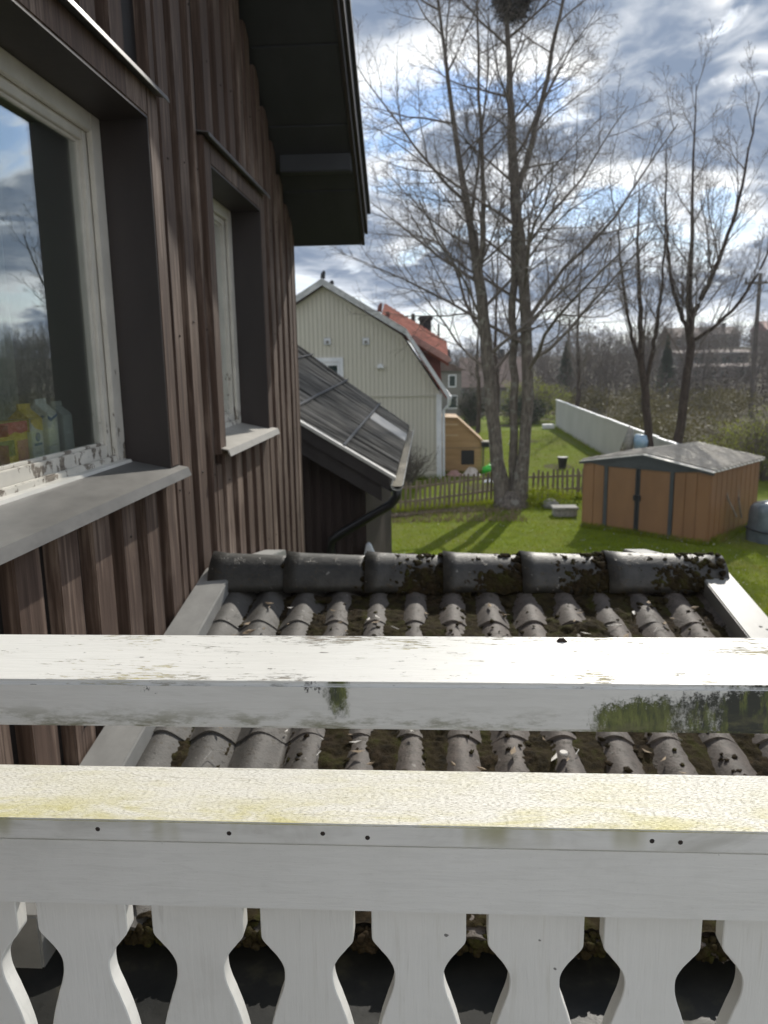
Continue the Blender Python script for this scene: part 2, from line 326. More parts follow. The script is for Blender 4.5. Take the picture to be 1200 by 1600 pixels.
MT['stone'] = simple('grey_stone', (0.20, 0.195, 0.18), (0.34, 0.33, 0.30), 12, 0.85, bmp=0.5)
MT['tarp'] = simple('blue_grey_tarp', (0.10, 0.125, 0.145), (0.19, 0.225, 0.25), 2.5, 0.22, bmp=0.3, bscale=6, bdist=.03)
MT['blueplastic'] = simple('pale_blue_plastic', (0.25, 0.40, 0.55), (0.4, 0.52, 0.62), 4, 0.4, bmp=0)
MT['green_toy'] = simple('bright_green_plastic', (0.05, 0.55, 0.06), (0.10, 0.75, 0.10), 5, 0.3, bmp=0)
MT['cloth'] = simple('pale_cloth', (0.55, 0.47, 0.42), (0.68, 0.62, 0.57), 5, 0.9)
MT['stick'] = simple('grey_stick', (0.16, 0.13, 0.10), (0.25, 0.21, 0.17), 9, 0.9)

def bark_mat(name, a, bcol, lichen):
    m, t, b = newmat(name); p = t.pos()
    v = t.mapv(p, (1, 1, .22)); g = t.noise(v, 16, 6, .65, .5)
    c = t.ramp(g, [(.32, a), (.66, bcol)])
    c = t.mix(t.range(t.noise(p, 5, 5, .65), .54, .64, 0, .6), c, lichen)
    t.put(b.inputs['Base Color'], c); b.inputs['Roughness'].default_value = .9; b.inputs['Specular IOR Level'].default_value = .2
    bump(t, b, g, .7, .03); return m
MT['bark'] = bark_mat('maple_bark', (0.06, 0.049, 0.040), (0.195, 0.168, 0.142), (0.26, 0.255, 0.22))
MT['bark2'] = bark_mat('dark_red_bark', (0.035, 0.026, 0.022), (0.085, 0.064, 0.054), (0.10, 0.085, 0.07))
MT['twig'] = simple('bare_twig', (0.105, 0.088, 0.075), (0.195, 0.165, 0.142), 3, .85, bmp=0)
MT['twig_far'] = simple('thicket_twig', (0.065, 0.052, 0.044), (0.125, 0.102, 0.086), .15, .9, bmp=0)
MT['nest'] = simple('nest_stick', (0.03, 0.026, 0.024), (0.07, 0.06, 0.05), 9, .9, bmp=0)
def leafmat(name, a, bcol, trans=.3):
    m, t, b = newmat(name); p = t.pos()
    c = t.ramp(t.noise(p, 2.3, 5, .65), [(.32, a), (.68, bcol)])
    t.put(b.inputs['Base Color'], c); b.inputs['Roughness'].default_value = .6; b.inputs['Specular IOR Level'].default_value = .3
    o = t.n['Material Output']; tl = t.node('ShaderNodeBsdfTranslucent'); t.put(tl.inputs[0], c); mx = t.node('ShaderNodeMixShader'); mx.inputs[0].default_value = trans
    t.l.new(b.outputs[0], mx.inputs[1]); t.l.new(tl.outputs[0], mx.inputs[2]); t.l.new(mx.outputs[0], o.inputs[0]); return m
def grass_mat():
    m = leafmat('grass_blade', (0.145, 0.19, 0.006), (0.27, 0.325, 0.012), .45); t = NT(m.node_tree); b = t.n['Principled BSDF']; src = b.inputs['Base Color'].links[0].from_socket; p = t.pos()
    f = t.math('MULTIPLY', t.range(t.noise(p, .8, 5, .65), .50, .66), t.range(t.noise(p, 7, 3, .6), .3, .6)); b.inputs['Specular IOR Level'].default_value = .1; c = t.mix(f, src, (0.26, 0.235, 0.06)); t.put(b.inputs['Base Color'], c)
    t.put([n for n in t.n if n.type == 'BSDF_TRANSLUCENT'][0].inputs[0], c); return m
MT['grassblade'] = grass_mat()
MT['budleaf'] = leafmat('yellow_green_buds', (0.17, 0.20, 0.025), (0.32, 0.34, 0.06), .4)
MT['darkleaf'] = leafmat('dark_evergreen', (0.015, 0.028, 0.012), (0.035, 0.055, 0.022), .1)
MT['drygrass'] = leafmat('dry_scrub', (0.075, 0.062, 0.028), (0.135, 0.118, 0.045), .3)
def ground_mat(name, stops, scale, stops2=None):
    m, t, b = newmat(name); p = t.pos()
    c = t.ramp(t.noise(p, scale, 7, .65), stops)
    c = t.mix(t.range(t.noise(p, .28, 4, .6), .42, .6, 0, .55), c, stops[0][1]) if not stops2 else t.mix(t.range(t.noise(p, .35, 4, .6), .46, .62, 0, .7), c, t.ramp(t.noise(p, 9, 5, .6), stops2))
    t.put(b.inputs['Base Color'], c); b.inputs['Roughness'].default_value = .95; b.inputs['Specular IOR Level'].default_value = .1
    bump(t, b, t.noise(p, 22, 5, .7), .8, .04); return m
MT['lawn'] = ground_mat('lawn_turf', [(.3, (0.075, 0.110, 0.006)), (.7, (0.155, 0.20, 0.012))], 3.5, [(.35, (0.11, 0.125, 0.022)), (.7, (0.18, 0.18, 0.05))])
MT['terrain'] = ground_mat('winter_scrub_ground', [(.3, (0.055, 0.047, 0.03)), (.7, (0.105, 0.092, 0.055))], .8)
MT['bed'] = ground_mat('leaf_littered_bed', [(.3, (0.045, 0.036, 0.024)), (.55, (0.10, 0.08, 0.055)), (.72, (0.20, 0.175, 0.13))], 9)
MT['brickwall'] = simple('far_brown_brick', (0.13, 0.085, 0.065), (0.19, 0.125, 0.10), 1.5, .8)
MT['farroof'] = simple('far_brown_roof', (0.085, 0.055, 0.045), (0.14, 0.09, 0.075), 2, .8)
MT['fargrey'] = simple('far_grey_render', (0.15, 0.142, 0.13), (0.20, 0.19, 0.175), 1, .8)
MT['farwhite'] = simple('far_painted_glint', (0.3, 0.3, 0.3), (0.4, 0.4, 0.4), 1, .35)
MT['farred'] = simple('far_red_roof', (0.22, 0.06, 0.045), (0.32, 0.09, 0.06), 1, .7)
MT['polewood'] = simple('tarred_pole', (0.06, 0.05, 0.042), (0.11, 0.092, 0.078), 3, .85)
MT['interior'] = simple('brightened_room_paint', (0.50, 0.52, 0.46), (0.56, 0.58, 0.52), 1, .9, bmp=0)  # pale colour stands in for daylight from other windows, which are not built
MT['curtain'] = simple('grey_green_blind', (0.38, 0.41, 0.36), (0.45, 0.48, 0.43), 2, .9, bmp=0)
MT['innersill'] = simple('inner_wood_sill', (0.42, 0.30, 0.19), (0.52, 0.39, 0.26), 4, .5, (3, .4, 1))
MT['cart_white'] = simple('carton_white', (0.66, 0.67, 0.68), (0.72, 0.73, 0.74), 9, .45, bmp=0)
MT['cart_grey'] = simple('carton_pale_grey', (0.46, 0.47, 0.46), (0.54, 0.55, 0.54), 9, .45, bmp=0)
MT['cart_yellow'] = simple('carton_yellow', (0.65, 0.46, 0.05), (0.72, 0.53, 0.09), 9, .45, bmp=0)
MT['cart_red'] = simple('carton_red', (0.50, 0.04, 0.05), (0.58, 0.07, 0.07), 9, .45, bmp=0)
MT['cart_blue'] = simple('carton_blue', (0.04, 0.12, 0.36), (0.07, 0.17, 0.44), 9, .45, bmp=0)
MT['cart_pink'] = simple('carton_pink', (0.55, 0.20, 0.17), (0.62, 0.27, 0.22), 9, .45, bmp=0)
MT['cart_olive'] = simple('carton_olive', (0.20, 0.24, 0.07), (0.30, 0.33, 0.10), 60, .45, bmp=0)

# ------------------------------------------------------------------ mesh helpers
class MB:
    def __init__(s): s.v = []; s.f = []
    def add(s, vs, fs):
        o = len(s.v); s.v += [tuple(p) for p in vs]; s.f += [tuple(i+o for i in f) for f in fs]; return s
    def box(s, x0, x1, y0, y1, z0, z1, M=None):
        vs = [Vector(p) for p in ((x0,y0,z0),(x1,y0,z0),(x1,y1,z0),(x0,y1,z0),(x0,y0,z1),(x1,y0,z1),(x1,y1,z1),(x0,y1,z1))]
        if M: vs = [M @ p for p in vs]
        return s.add(vs, [(0,3,2,1),(4,5,6,7),(0,1,5,4),(1,2,6,5),(2,3,7,6),(3,0,4,7)])
    def prism(s, poly, axis, a, b, M=None):
        """extrude a 2D polygon along axis; poly coords are the two other axes in xyz order"""
        def P(u, w, q): return Vector({'x': (q,u,w), 'y': (u,q,w), 'z': (u,w,q)}[axis])
        n = len(poly); vs = [P(u, w, a) for u, w in poly] + [P(u, w, b) for u, w in poly]
        if M: vs = [M @ p for p in vs]
        fs = [tuple(range(n)), tuple(range(2*n-1, n-1, -1))] + [(i, i+n, (i+1) % n+n, (i+1) % n) for i in range(n)]
        return s.add(vs, fs)
    def tube(s, pts, rad, sides=8, cap=True):
        pts = [Vector(p) for p in pts]; n = len(pts)
        if not hasattr(rad, '__len__'): rad = [rad]*n
        vs = []; fs = []; up = Vector((0.13, 0.31, 0.94)).normalized()
        for i, p in enumerate(pts):
            d = (pts[min(i+1, n-1)]-pts[max(i-1, 0)]).normalized()
            if abs(d.dot(up)) > .97: up = Vector((1, 0.1, 0)).normalized()
            a = d.cross(up).normalized(); c = d.cross(a)
            for k in range(sides):
                q = 2*math.pi*k/sides; vs.append(p+(a*math.cos(q)+c*math.sin(q))*rad[i])
        for i in range(n-1):
            for k in range(sides):
                k2 = (k+1) % sides; fs.append((i*sides+k, i*sides+k2, (i+1)*sides+k2, (i+1)*sides+k))
        if cap: fs += [tuple(range(sides)), tuple(range(n*sides-1, (n-1)*sides-1, -1))]
        return s.add(vs, fs)
    def mesh(s, name, bevel=0, seg=2):
        me = bpy.data.meshes.new(name); me.from_pydata(s.v, [], s.f)
        bm = bmesh.new(); bm.from_mesh(me); bmesh.ops.recalc_face_normals(bm, faces=bm.faces)
        if bevel: bmesh.ops.bevel(bm, geom=[e for e in bm.edges if len(e.link_faces) == 2 and e.calc_face_angle(0) > .5], offset=bevel, segments=seg, affect='EDGES', clamp_overlap=True)
        bm.to_mesh(me); bm.free(); return me
def attach(o, parent):
    if parent is not None:
        o.parent = parent; o.matrix_parent_inverse = Matrix.Translation(-ROOT[parent.name]) if parent.name in ROOT else Matrix.Identity(4)
ROOT = {}
def link(name, me, mat, parent=None, kind=None, smooth=False):
    if mat is not None and len(me.materials) == 0: me.materials.append(MT[mat])
    if smooth: me.polygons.foreach_set('use_smooth', [True]*len(me.polygons))
    o = bpy.data.objects.new(name, me); COL.objects.link(o); attach(o, parent)
    if kind: o['kind'] = kind
    return o
def part(name, mb, mat, parent=None, bevel=0, kind=None, smooth=False, seg=2):
    return link(name, mb.mesh(name, bevel, seg), mat, parent, kind, smooth)
def tag(o, label, cat, group=None):
    o['label'] = label; o['category'] = cat
    if group: o['group'] = group
    return o
def thing(name, loc, label, cat, group=None):
    o = bpy.data.objects.new(name, None); COL.objects.link(o); o.location = loc; o.empty_display_size = .2
    ROOT[o.name] = Vector(loc); return tag(o, label, cat, group)
def structure(name, mb, mat, bevel=0): return part(name, mb, mat, None, bevel, 'structure')
def npmesh(name, V, F):
    me = bpy.data.meshes.new(name); V = np.asarray(V, np.float32); F = np.asarray(F, np.int32); k = F.shape[1]
    me.vertices.add(len(V)); me.vertices.foreach_set('co', V.ravel()); me.loops.add(F.size); me.loops.foreach_set('vertex_index', F.ravel())
    me.polygons.add(len(F)); me.polygons.foreach_set('loop_start', np.arange(len(F), dtype=np.int32)*k); me.polygons.foreach_set('loop_total', np.full(len(F), k, np.int32))
    me.update(calc_edges=True); return me
C0 = CAMZ

# ================================================================== SETTING: terrain, lawn
def hill_h(x, y):
    r = max(0.0, min(1.0, (y-62)/90.0)); r = r*r*(3-2*r)
    top = 1.2+5.2*max(0.0, min(1.0, (x-8)/48.0))
    return r*top+0.25*r*math.sin(x*.11+1)*math.cos(y*.07)
nx, ny = 70, 60
xs = np.concatenate([np.linspace(-900, -70, 12), np.linspace(-60, 140, 46), np.linspace(160, 900, 12)])
ys = np.concatenate([np.linspace(-700, -10, 8), np.linspace(0, 200, 40), np.linspace(230, 1500, 12)])
V = []; F = []
for j, yy in enumerate(ys):
    for i, xx in enumerate(xs): V.append((xx, yy, hill_h(xx, yy)-0.012))
for j in range(len(ys)-1):
    for i in range(len(xs)-1):
        a = j*len(xs)+i; F.append((a, a+1, a+len(xs)+1, a+len(xs)))
o = link('terrain', npmesh('terrain', V, F), 'terrain', None, 'structure', True)
V = []; F = []
rng = np.random.default_rng(3)
gx = np.linspace(-16, 12.5, 40); gy = np.linspace(5, 62, 60)
for yy in gy:
    for xx in gx: V.append((xx, yy, 0.02*math.sin(xx*.9)*math.cos(yy*.6)+0.004))
for j in range(len(gy)-1):
    for i in range(len(gx)-1):
        a = j*len(gx)+i; F.append((a, a+1, a+len(gx)+1, a+len(gx)))
link('lawn', npmesh('lawn', V, F), 'lawn', None, 'structure', True)
# littered bed along the left picket fence
pts = []
for i in range(41):
    u = i/40; pts.append((-3.2+6.0*u, 20.0+2.4*u-0.25*math.sin(u*9)-0.15*random.random()))
top = [(-3.2+6.0*(1-i/20), 21.2+2.3*(1-i/20)) for i in range(21)]
mb = MB(); mb.prism(pts+top, 'z', 0.002, 0.032); structure('garden_bed', mb, 'bed')

# grass blades
def blades(n, xr, yr, hh, ww, rng, mask=None):
    x = rng.uniform(*xr, n); y = yr[0]+(yr[1]-yr[0])*rng.uniform(0, 1, n)**1.5
    if mask is not None:
        k = mask(x, y); x = x[k]; y = y[k]; n = len(x)
    a = rng.uniform(0, 6.283, n); h = rng.uniform(.5, 1.2, n)*hh; wd = rng.uniform(.6, 1.3, n)*ww; ln = rng.uniform(0, .7, n)*h; la = rng.uniform(0, 6.283, n)
    z = .02*np.sin(x*.9)*np.cos(y*.6)
    V = np.empty((n, 3, 3)); V[:, 0] = np.stack([x-np.cos(a)*wd, y-np.sin(a)*wd, z], 1); V[:, 1] = np.stack([x+np.cos(a)*wd, y+np.sin(a)*wd, z], 1); V[:, 2] = np.stack([x+np.cos(la)*ln, y+np.sin(la)*ln, z+h], 1)
    return V.reshape(-1, 3), np.arange(3*n).reshape(-1, 3)
def lawn_mask(x, y): return (x > -4) & (x < 7.3)
V, F = blades(190000, (-5, 9.5), (12, 48), .055, .008, rng, lawn_mask)
g = link('grass', npmesh('grass', V, F), 'grassblade', None, 'stuff'); tag(g, 'short green spring grass of the garden lawn', 'grass')
V, F = blades(3500, (-3.2, 2.6), (20.2, 23.6), .12, .012, rng)
g = link('dry_leaf_litter', npmesh('dry_leaf_litter', V, F), 'leaf_litter', None, 'stuff'); tag(g, 'dry leaves and dead stalks along the picket fence', 'leaf litter')

def grass_row(p0, p1, n, spread, hh):
    u = rng.uniform(0, 1, n); x = p0[0]+(p1[0]-p0[0])*u+rng.normal(size=n)*spread; y = p0[1]+(p1[1]-p0[1])*u+rng.normal(size=n)*spread
    a = rng.uniform(0, 6.283, n); h = rng.uniform(.4, 1.2, n)*hh; la = rng.uniform(0, 6.283, n); ln = rng.uniform(0, .6, n)*h; wd = .009
    V = np.stack([np.stack([x-np.cos(a)*wd, y-np.sin(a)*wd, 0*x], 1), np.stack([x+np.cos(a)*wd, y+np.sin(a)*wd, 0*x], 1), np.stack([x+np.cos(la)*ln, y+np.sin(la)*ln, h], 1)], 1).reshape(-1, 3)
    return V, np.arange(3*n).reshape(-1, 3)
VV = []; FF = []; oo = 0
for A_, B_, n_, sp_, h_ in (((3.9, 19.66), (6.35, 17.46), 1600, .05, .16), ((6.42, 17.5), (8.3, 19.7), 1200, .05, .2), ((-2.6, 21.0), (2.05, 22.9), 1800, .12, .22), ((2.95, 23.6), (5.3, 24.0), 1400, .12, .24), ((1.7, 22.3), (3.2, 22.5), 900, .2, .16), ((7.5, 24), (8.15, 50), 2600, .12, .22), ((.5, 29.5), (2.0, 29.5), 500, .06, .16), ((-3, 28.1), (.5, 28.1), 700, .08, .2)):
    V, F = grass_row(A_, B_, n_, sp_, h_); VV.append(V); FF.append(F+oo); oo += len(V)
g = link('tall_grass', npmesh('tall_grass', np.concatenate(VV), np.concatenate(FF)), 'grassblade', None, 'stuff'); tag(g, 'taller unmown grass along the fences, shed and tree foot', 'grass')
V, F = blades(1400, (-4, 8), (13, 45), .02, .02, rng, lawn_mask)
V[:, 2] += .045
g = link('fallen_petals', npmesh('fallen_petals', V, F), 'pale_chip', None, 'stuff'); tag(g, 'pale petals and bits scattered over the lawn', 'petals')
# ================================================================== BROWN HOUSE (left)
HS = thing('brown_house', (-3.0, 1.5, 0), 'dark brown board-and-batten house with two windows, left of the view', 'house')
XB, XU = -0.95, -0.990          # face of the battens / of the boards behind them
SL = 0.67
def soff(y): return C0+0.85+SL*(5.75-y) if y > 1.5 else C0+0.85+SL*4.25-SL*(1.5-y)
W1 = (0.85, 2.70, C0-0.335, C0+0.815)
W2 = (3.47, 4.44, C0-0.335, C0+0.845)
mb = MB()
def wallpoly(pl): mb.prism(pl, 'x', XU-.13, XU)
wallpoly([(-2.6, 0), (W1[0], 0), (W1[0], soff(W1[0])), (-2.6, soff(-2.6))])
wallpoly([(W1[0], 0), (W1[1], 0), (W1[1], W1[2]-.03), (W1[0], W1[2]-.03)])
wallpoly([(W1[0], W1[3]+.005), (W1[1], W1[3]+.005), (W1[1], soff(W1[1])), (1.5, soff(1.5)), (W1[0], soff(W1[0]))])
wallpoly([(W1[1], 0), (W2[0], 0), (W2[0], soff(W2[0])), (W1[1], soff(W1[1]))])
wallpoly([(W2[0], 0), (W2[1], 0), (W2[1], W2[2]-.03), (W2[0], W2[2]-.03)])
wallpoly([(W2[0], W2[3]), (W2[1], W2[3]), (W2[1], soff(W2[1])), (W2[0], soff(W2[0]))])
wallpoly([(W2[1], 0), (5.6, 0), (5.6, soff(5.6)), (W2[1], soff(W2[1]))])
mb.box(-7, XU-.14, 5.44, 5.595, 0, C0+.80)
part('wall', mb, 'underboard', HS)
CAS = .105   # casing width
rb = random.Random(5); NAILS = MB()
k = -12
while True:
    y0 = 1.65+.207*k; k += 1
    if y0 > 5.45: break
    y0 += rb.uniform(-.006, .006); wd = .122+rb.uniform(-.006, .006); y1 = y0+wd
    segs = [(0.3, soff(y1)+.05)]
    for Wn in (W1, W2):
        lo, hi = Wn[0]-CAS-.006, Wn[1]+CAS+.006
        if Wn is W1: hi = Wn[1]+CAS+.01
        if y1 > lo and y0 < hi:
            if y0 > Wn[1]-0.02:                     # beside the right casing: trim to fit
                y0 = max(y0, hi); 
                if y1-y0 < .05: y1 = y0+.062
                continue
            if y1 < Wn[0]+.02 and y0 < lo-.04:
                y1 = min(y1, lo); continue
            segs = [(0.3, Wn[2]-.055), (Wn[3]+.118, soff(y1)+.05)]
    for z0, z1 in segs:
        b_ = MB(); th = rb.uniform(-.002, .002); tilt = rb.uniform(-.002, .002)
        b_.add([(XU-.01, y0, z0), (XB+th, y0+.002, z0), (XB+th, y1-.002, z0), (XU-.01, y1, z0), (XU-.01, y0+tilt, z1), (XB+th, y0+.002+tilt, z1), (XB+th, y1-.002+tilt, z1), (XU-.01, y1+tilt, z1)],
               [(0,3,2,1),(4,5,6,7),(0,1,5,4),(1,2,6,5),(2,3,7,6),(3,0,4,7)])
        part('batten', b_, 'board', HS, .004)
        zn = z0+.35+rb.uniform(-.05, .05)
        while zn < z1-.1:
            NAILS.tube([(XB+th-.0005, (y0+y1)/2+rb.uniform(-.012, .012), zn), (XB+th+.0022, (y0+y1)/2, zn)], .0042, 6); zn += .62+rb.uniform(-.03, .03)
for ya_, yb_, zt_ in ((2.692, 2.800, W1[2]-.055), (3.375, 3.462, W2[2]-.10), (4.452, 4.53, W2[2]-.055)):
    part('batten', MB().box(XU-.01, XB-.001, ya_, yb_, .3, zt_), 'board', HS, .004)
part('nail_heads', NAILS, 'rust', HS, kind='stuff')
b_ = MB().box(XU-.01, XB+.006, 5.49, 5.60, .3, soff(5.6)+.05); part('corner_board', b_, 'board', HS, .004)
b_ = MB().box(XB+.008, XB-.09, 5.602, 5.63, .3, C0+.9); part('corner_board', b_, 'board', HS, .004)

def window(Wn, label, pane_split=None, sill='sillmetal'):
    ya, yb, za, zb = Wn
    wdw = part('window', MB().box(XU-.118, XU-.10, ya, ya+.07, za, zb).box(XU-.118, XU-.10, yb-.075, yb, za, zb).box(XU-.118, XU-.10, ya+.07, yb-.075, zb-.06, zb).box(XU-.118, XU-.10, ya+.07, yb-.075, za, za+.035), 'frame', HS, .003)
    wdw['label'] = label
    # deep brown lining of the opening
    for bx in ((XU-.098, XB+.022, yb-.002, yb+.004, za-.03, zb-.003), (XU-.098, XB+.022, ya-.004, ya+.002, za-.03, zb-.003)):
        part('reveal_board', MB().box(*bx), 'reveal', wdw)
    part('reveal_board', MB().box(XU-.098, XB+.022, ya-.004, yb+.004, zb-.002, zb+.004), 'reveal', wdw)
    # casing on the wall face
    part('casing', MB().box(XU-.005, XB+.024, yb+.006, yb+CAS, za-.02, zb+.10), 'board', wdw, .004)
    part('casing', MB().box(XU-.005, XB+.024, ya-CAS, ya-.006, za-.05, zb+.10), 'board', wdw, .004)
    part('casing', MB().box(XU-.004, XB+.0235, ya-.005, yb+.005, zb+.006, zb+.0995), 'board', wdw, .004)
    # flashing over the head
    fl = MB(); fl.prism([(XU, zb+.115), (XB+.05, zb+.101), (XB+.055, zb+.086), (XB+.058, zb+.0875), (XB+.053, zb+.105), (XU, zb+.119)], 'y', ya-CAS-.02, yb+CAS+.035)
    part('flashing', fl, 'flash', wdw)
    # sloped metal sill with a folded lip
    sb = MB(); sb.prism([(XU-.10, za+.012), (XB+.055, za-.030), (XB+.066, za-.060), (XB+.062, za-.061), (XB+.050, za-.034), (XU-.10, za+.007)], 'y', ya-.09, yb+.095)
    part('window_sill', sb, sill, wdw)
    # sash: outer frame, then glass
    sx0, sx1 = XU-.150, XU-.121
    sash = MB()
    s0, s1, t0, t1 = ya+.055, yb-.06, za+.030, zb-.045
    mids = [s1] if not pane_split else [pane_split, s1]
    a = s0
    for bnd in mids:
        for bx in ((a, a+.045, t0, t1), (bnd-.045, bnd, t0, t1), (a+.045, bnd-.045, t0, t0+.045), (a+.045, bnd-.045, t1-.045, t1)):
            sash.box(sx0, sx1, *bx)
        # glazing bead
        for bx in ((a+.045, a+.057, t0+.045, t1-.045), (bnd-.057, bnd-.045, t0+.045, t1-.045), (a+.057, bnd-.057, t0+.045, t0+.055), (a+.057, bnd-.057, t1-.055, t1-.045)):
            sash.box(sx0+.004, sx1-.012, *bx)
        part('pane', MB().box(sx0+.006, sx0+.010, a+.046, bnd-.046, t0+.046, t1-.046), 'glass', wdw)
        a = bnd+.004
    part('sash', sash, 'frame', wdw, .002)
    return wdw
wA = window(W1, 'large window with peeling white frame and cartons behind the glass', 0.95)
wB = window(W2, 'narrow window with white frame and small pale sill', None, 'sillmetal2')
# pale strip of exposed metal at the back of the big sill
part('drip_strip', MB().prism([(XU-.100, C0-.318), (XU-.075, C0-.3195), (XU-.071, C0-.329), (XU-.10, C0-.329)], 'y', W1[0]+.01, W1[1]-.02), 'trim_light', wA)
# rooms behind the windows
def room(Wn, depth):
    ya, yb, za, zb = Wn[0]-.3, Wn[1]+.35, C0-1.2, C0+1.1
    x1 = XU-.16; x0 = x1-depth
    r = MB()
    r.box(x0-.02, x0, ya, yb, za, zb); r.box(x0, x1, ya-.02, ya, za, zb); r.box(x0, x1, yb, yb+.02, za, zb); r.box(x0, x1, ya, yb, za-.02, za); r.box(x0, x1, ya, yb, zb, zb+.02)
    r.box(x1-.001, XU-.131, ya, Wn[0]+.05, za, zb); r.box(x1-.001, XU-.131, Wn[1]-.055, yb, za, zb)
    r.box(x1-.001, XU-.131, Wn[0]+.05, Wn[1]-.055, za, Wn[2]+.02); r.box(x1-.001, XU-.131, Wn[0]+.05, Wn[1]-.055, Wn[3]-.03, zb)
    part('room', r, 'interior', HS)
room(W1, 2.2); room((3.47, 4.44, W2[2], W2[3]), .5)
part('inner_sill', MB().box(XU-.36, XU-.162, W1[0], W1[1]-.02, C0-.295, C0-.272), 'innersill', HS, .003)
part('blind', MB().box(XU-.23, XU-.225, W2[0]+.02, W2[1]-.02, W2[2], W2[3]), 'curtain', HS)
# side curtain at the right of the big window, hung in folds
fold = [(XU-.50+.018*math.sin(i*1.1), 2.44+.009*i) for i in range(34)]
part('curtain', MB().add([(a, b2, C0-1.0) for a, b2 in fold]+[(a, b2, C0+.9) for a, b2 in fold], [(i, i+1, i+35, i+34) for i in range(33)]), 'curtain', HS, smooth=True)

# roof: soffit, barge boards, purlins, tiles
def roofline(off):      # (y, z) along the underside, offset vertically
    return [(5.74, soff(5.74)+off), (1.5, soff(1.5)+off), (-3.1, soff(-3.1)+off)]
mb = MB()
for xa, xb in ((-7.0, -0.475),):
    lo = roofline(0.0); hi = roofline(.10)
    mb.prism([lo[0], lo[1], lo[2], hi[2], hi[1], hi[0]], 'x', xa, xb)
roof = part('roof', mb, 'soffit', HS)
lo, hi = roofline(-.02), roofline(.17)
part('barge_board', MB().prism([lo[0], lo[1], lo[2], hi[2], hi[1], hi[0]], 'x', -.473, -.45), 'reveal', roof)
lo, hi = roofline(.055), roofline(.215)
part('barge_board', MB().prism([lo[0], lo[1], lo[2], hi[2], hi[1], hi[0]], 'x', -.448, -.427), 'reveal', roof)
lo, hi = roofline(.19), roofline(.235)
part('roof_covering', MB().prism([lo[0], lo[1], lo[2], hi[2], hi[1], hi[0]], 'x', -7, -.405), 'chimney', roof)
part('fascia', MB().box(-7, -.476, 5.741, 5.77, soff(5.74)-.012, soff(5.74)+.16), 'reveal', roof)
for py in (5.12, 4.02, 2.9):
    part('purlin', MB().box(XB+.03, -.476, py-.05, py+.05, soff(py)-.085, soff(py)+.02), 'soffit', roof, .006)
for i in range(10):
    y0 = 5.735-.42*i; 
    part('soffit_board', MB().prism([(y0, soff(y0)-.012), (y0-.405, soff(y0-.405)-.012), (y0-.405, soff(y0-.405)+.002), (y0, soff(y0)+.002)], 'x', XB+.004, -.476), 'soffit', roof)

# cartons on the inner window sill
def carton(loc, w, d, h, main, top, label, marks, name='milk_carton', gable=True, group=None):
    t = thing(name, loc, label, 'carton', group); x, y, z = loc
    b_ = MB().box(x-d/2, x+d/2, y-w/2, y+w/2, z, z+h); part('body', b_, main, t, .002)
    if gable:
        g = MB().prism([(x-d/2, z+h+.0005), (x+d/2, z+h+.0005), (x+.003, z+h+.028), (x+.003, z+h+.045), (x-.003, z+h+.045), (x-.003, z+h+.028)], 'y', y-w/2, y+w/2)
        part('gable_top', g, top, t)
    for mname, poly, mt in marks:
        part(mname, MB().prism([(y+u, z+v) for u, v in poly], 'x', x+d/2+.0008, x+d/2+.0018), mt, t)
        # the same print on the side that faces the room's camera side (-Y)
        part(mname, MB().prism([(x+u*.9, z+v) for u, v in poly], 'y', y-w/2-.0018, y-w/2-.0008), mt, t)
    return t
def rect(a, b2, c, d): return [(a, c), (b2, c), (b2, d), (a, d)]
def disc(cx, cy, r, n=14): return [(cx+r*math.cos(6.283*i/n), cy+r*math.sin(6.283*i/n)) for i in range(n)]
zi = C0-.2715
xc = XU-.235
carton((xc, 2.12, zi), .20, .07, .125, 'cart_yellow', 'cart_red', 'yellow and red food box, nearest on the inner window sill',
       [('red_band', [(-.1, .095), (-.06, .09), (-.03, .097), (0, .09), (.03, .097), (.06, .09), (.1, .095), (.1, .1245), (-.1, .1245)], 'cart_red'), ('print', rect(-.09, .02, .03, .075), 'cart_olive'), ('print', rect(.035, .095, .01, .07), 'cart_pink')], 'food_box', False)
carton((xc-.012, 2.30, zi), .07, .07, .125, 'cart_white', 'cart_yellow', 'white milk carton with yellow top and blue round mark',
       [('round_mark', disc(0, .068, .014), 'cart_blue'), ('word_strip', rect(-.022, .022, .042, .050), 'cart_blue'), ('yellow_wave', [(-.035, .115), (-.01, .095), (.035, .085), (.035, .1245), (-.035, .1245)], 'cart_yellow'), ('print', rect(-.018, .018, .018, .022), 'cart_grey')])
carton((xc-.02, 2.42, zi), .07, .07, .135, 'cart_white', 'cart_white', 'pale blue and white milk carton between yellow-topped and grey cartons',
       [('blue_print', [(-.03, .118), (-.012, .108), (.03, .122), (.03, .131), (-.01, .118), (-.03, .128)], 'cart_blue'), ('print', rect(-.024, .024, .03, .034), 'cart_grey')])
carton((xc-.02, 2.525, zi), .07, .07, .122, 'cart_grey', 'cart_grey', 'plain grey-white carton standing nearest the right window jamb', [('print', rect(-.02, .02, .06, .064), 'cart_white')])
carton((xc-.12, 2.24, zi), .07, .06, .14, 'cart_white', 'cart_white', 'white carton with blue scrawl behind the yellow food box', [('blue_print', [(-.03, .122), (0, .112), (.03, .126), (.03, .133), (0, .12), (-.03, .13)], 'cart_blue')])

# ================================================================== ANNEX with corrugated roof
AX = thing('house_annex', (-1.6, 10.0, 0), 'low dark brown annex with grey corrugated roof beyond the house corner', 'annex')
EZ, EX = C0-1.113, -.368          # eave near end
SA = .605
def arz(x, y): return EZ+SA*(EX-x)+(y-7.5)*(.0085+.022*(EX-x))
Y0, Y1 = 7.5, 13.45
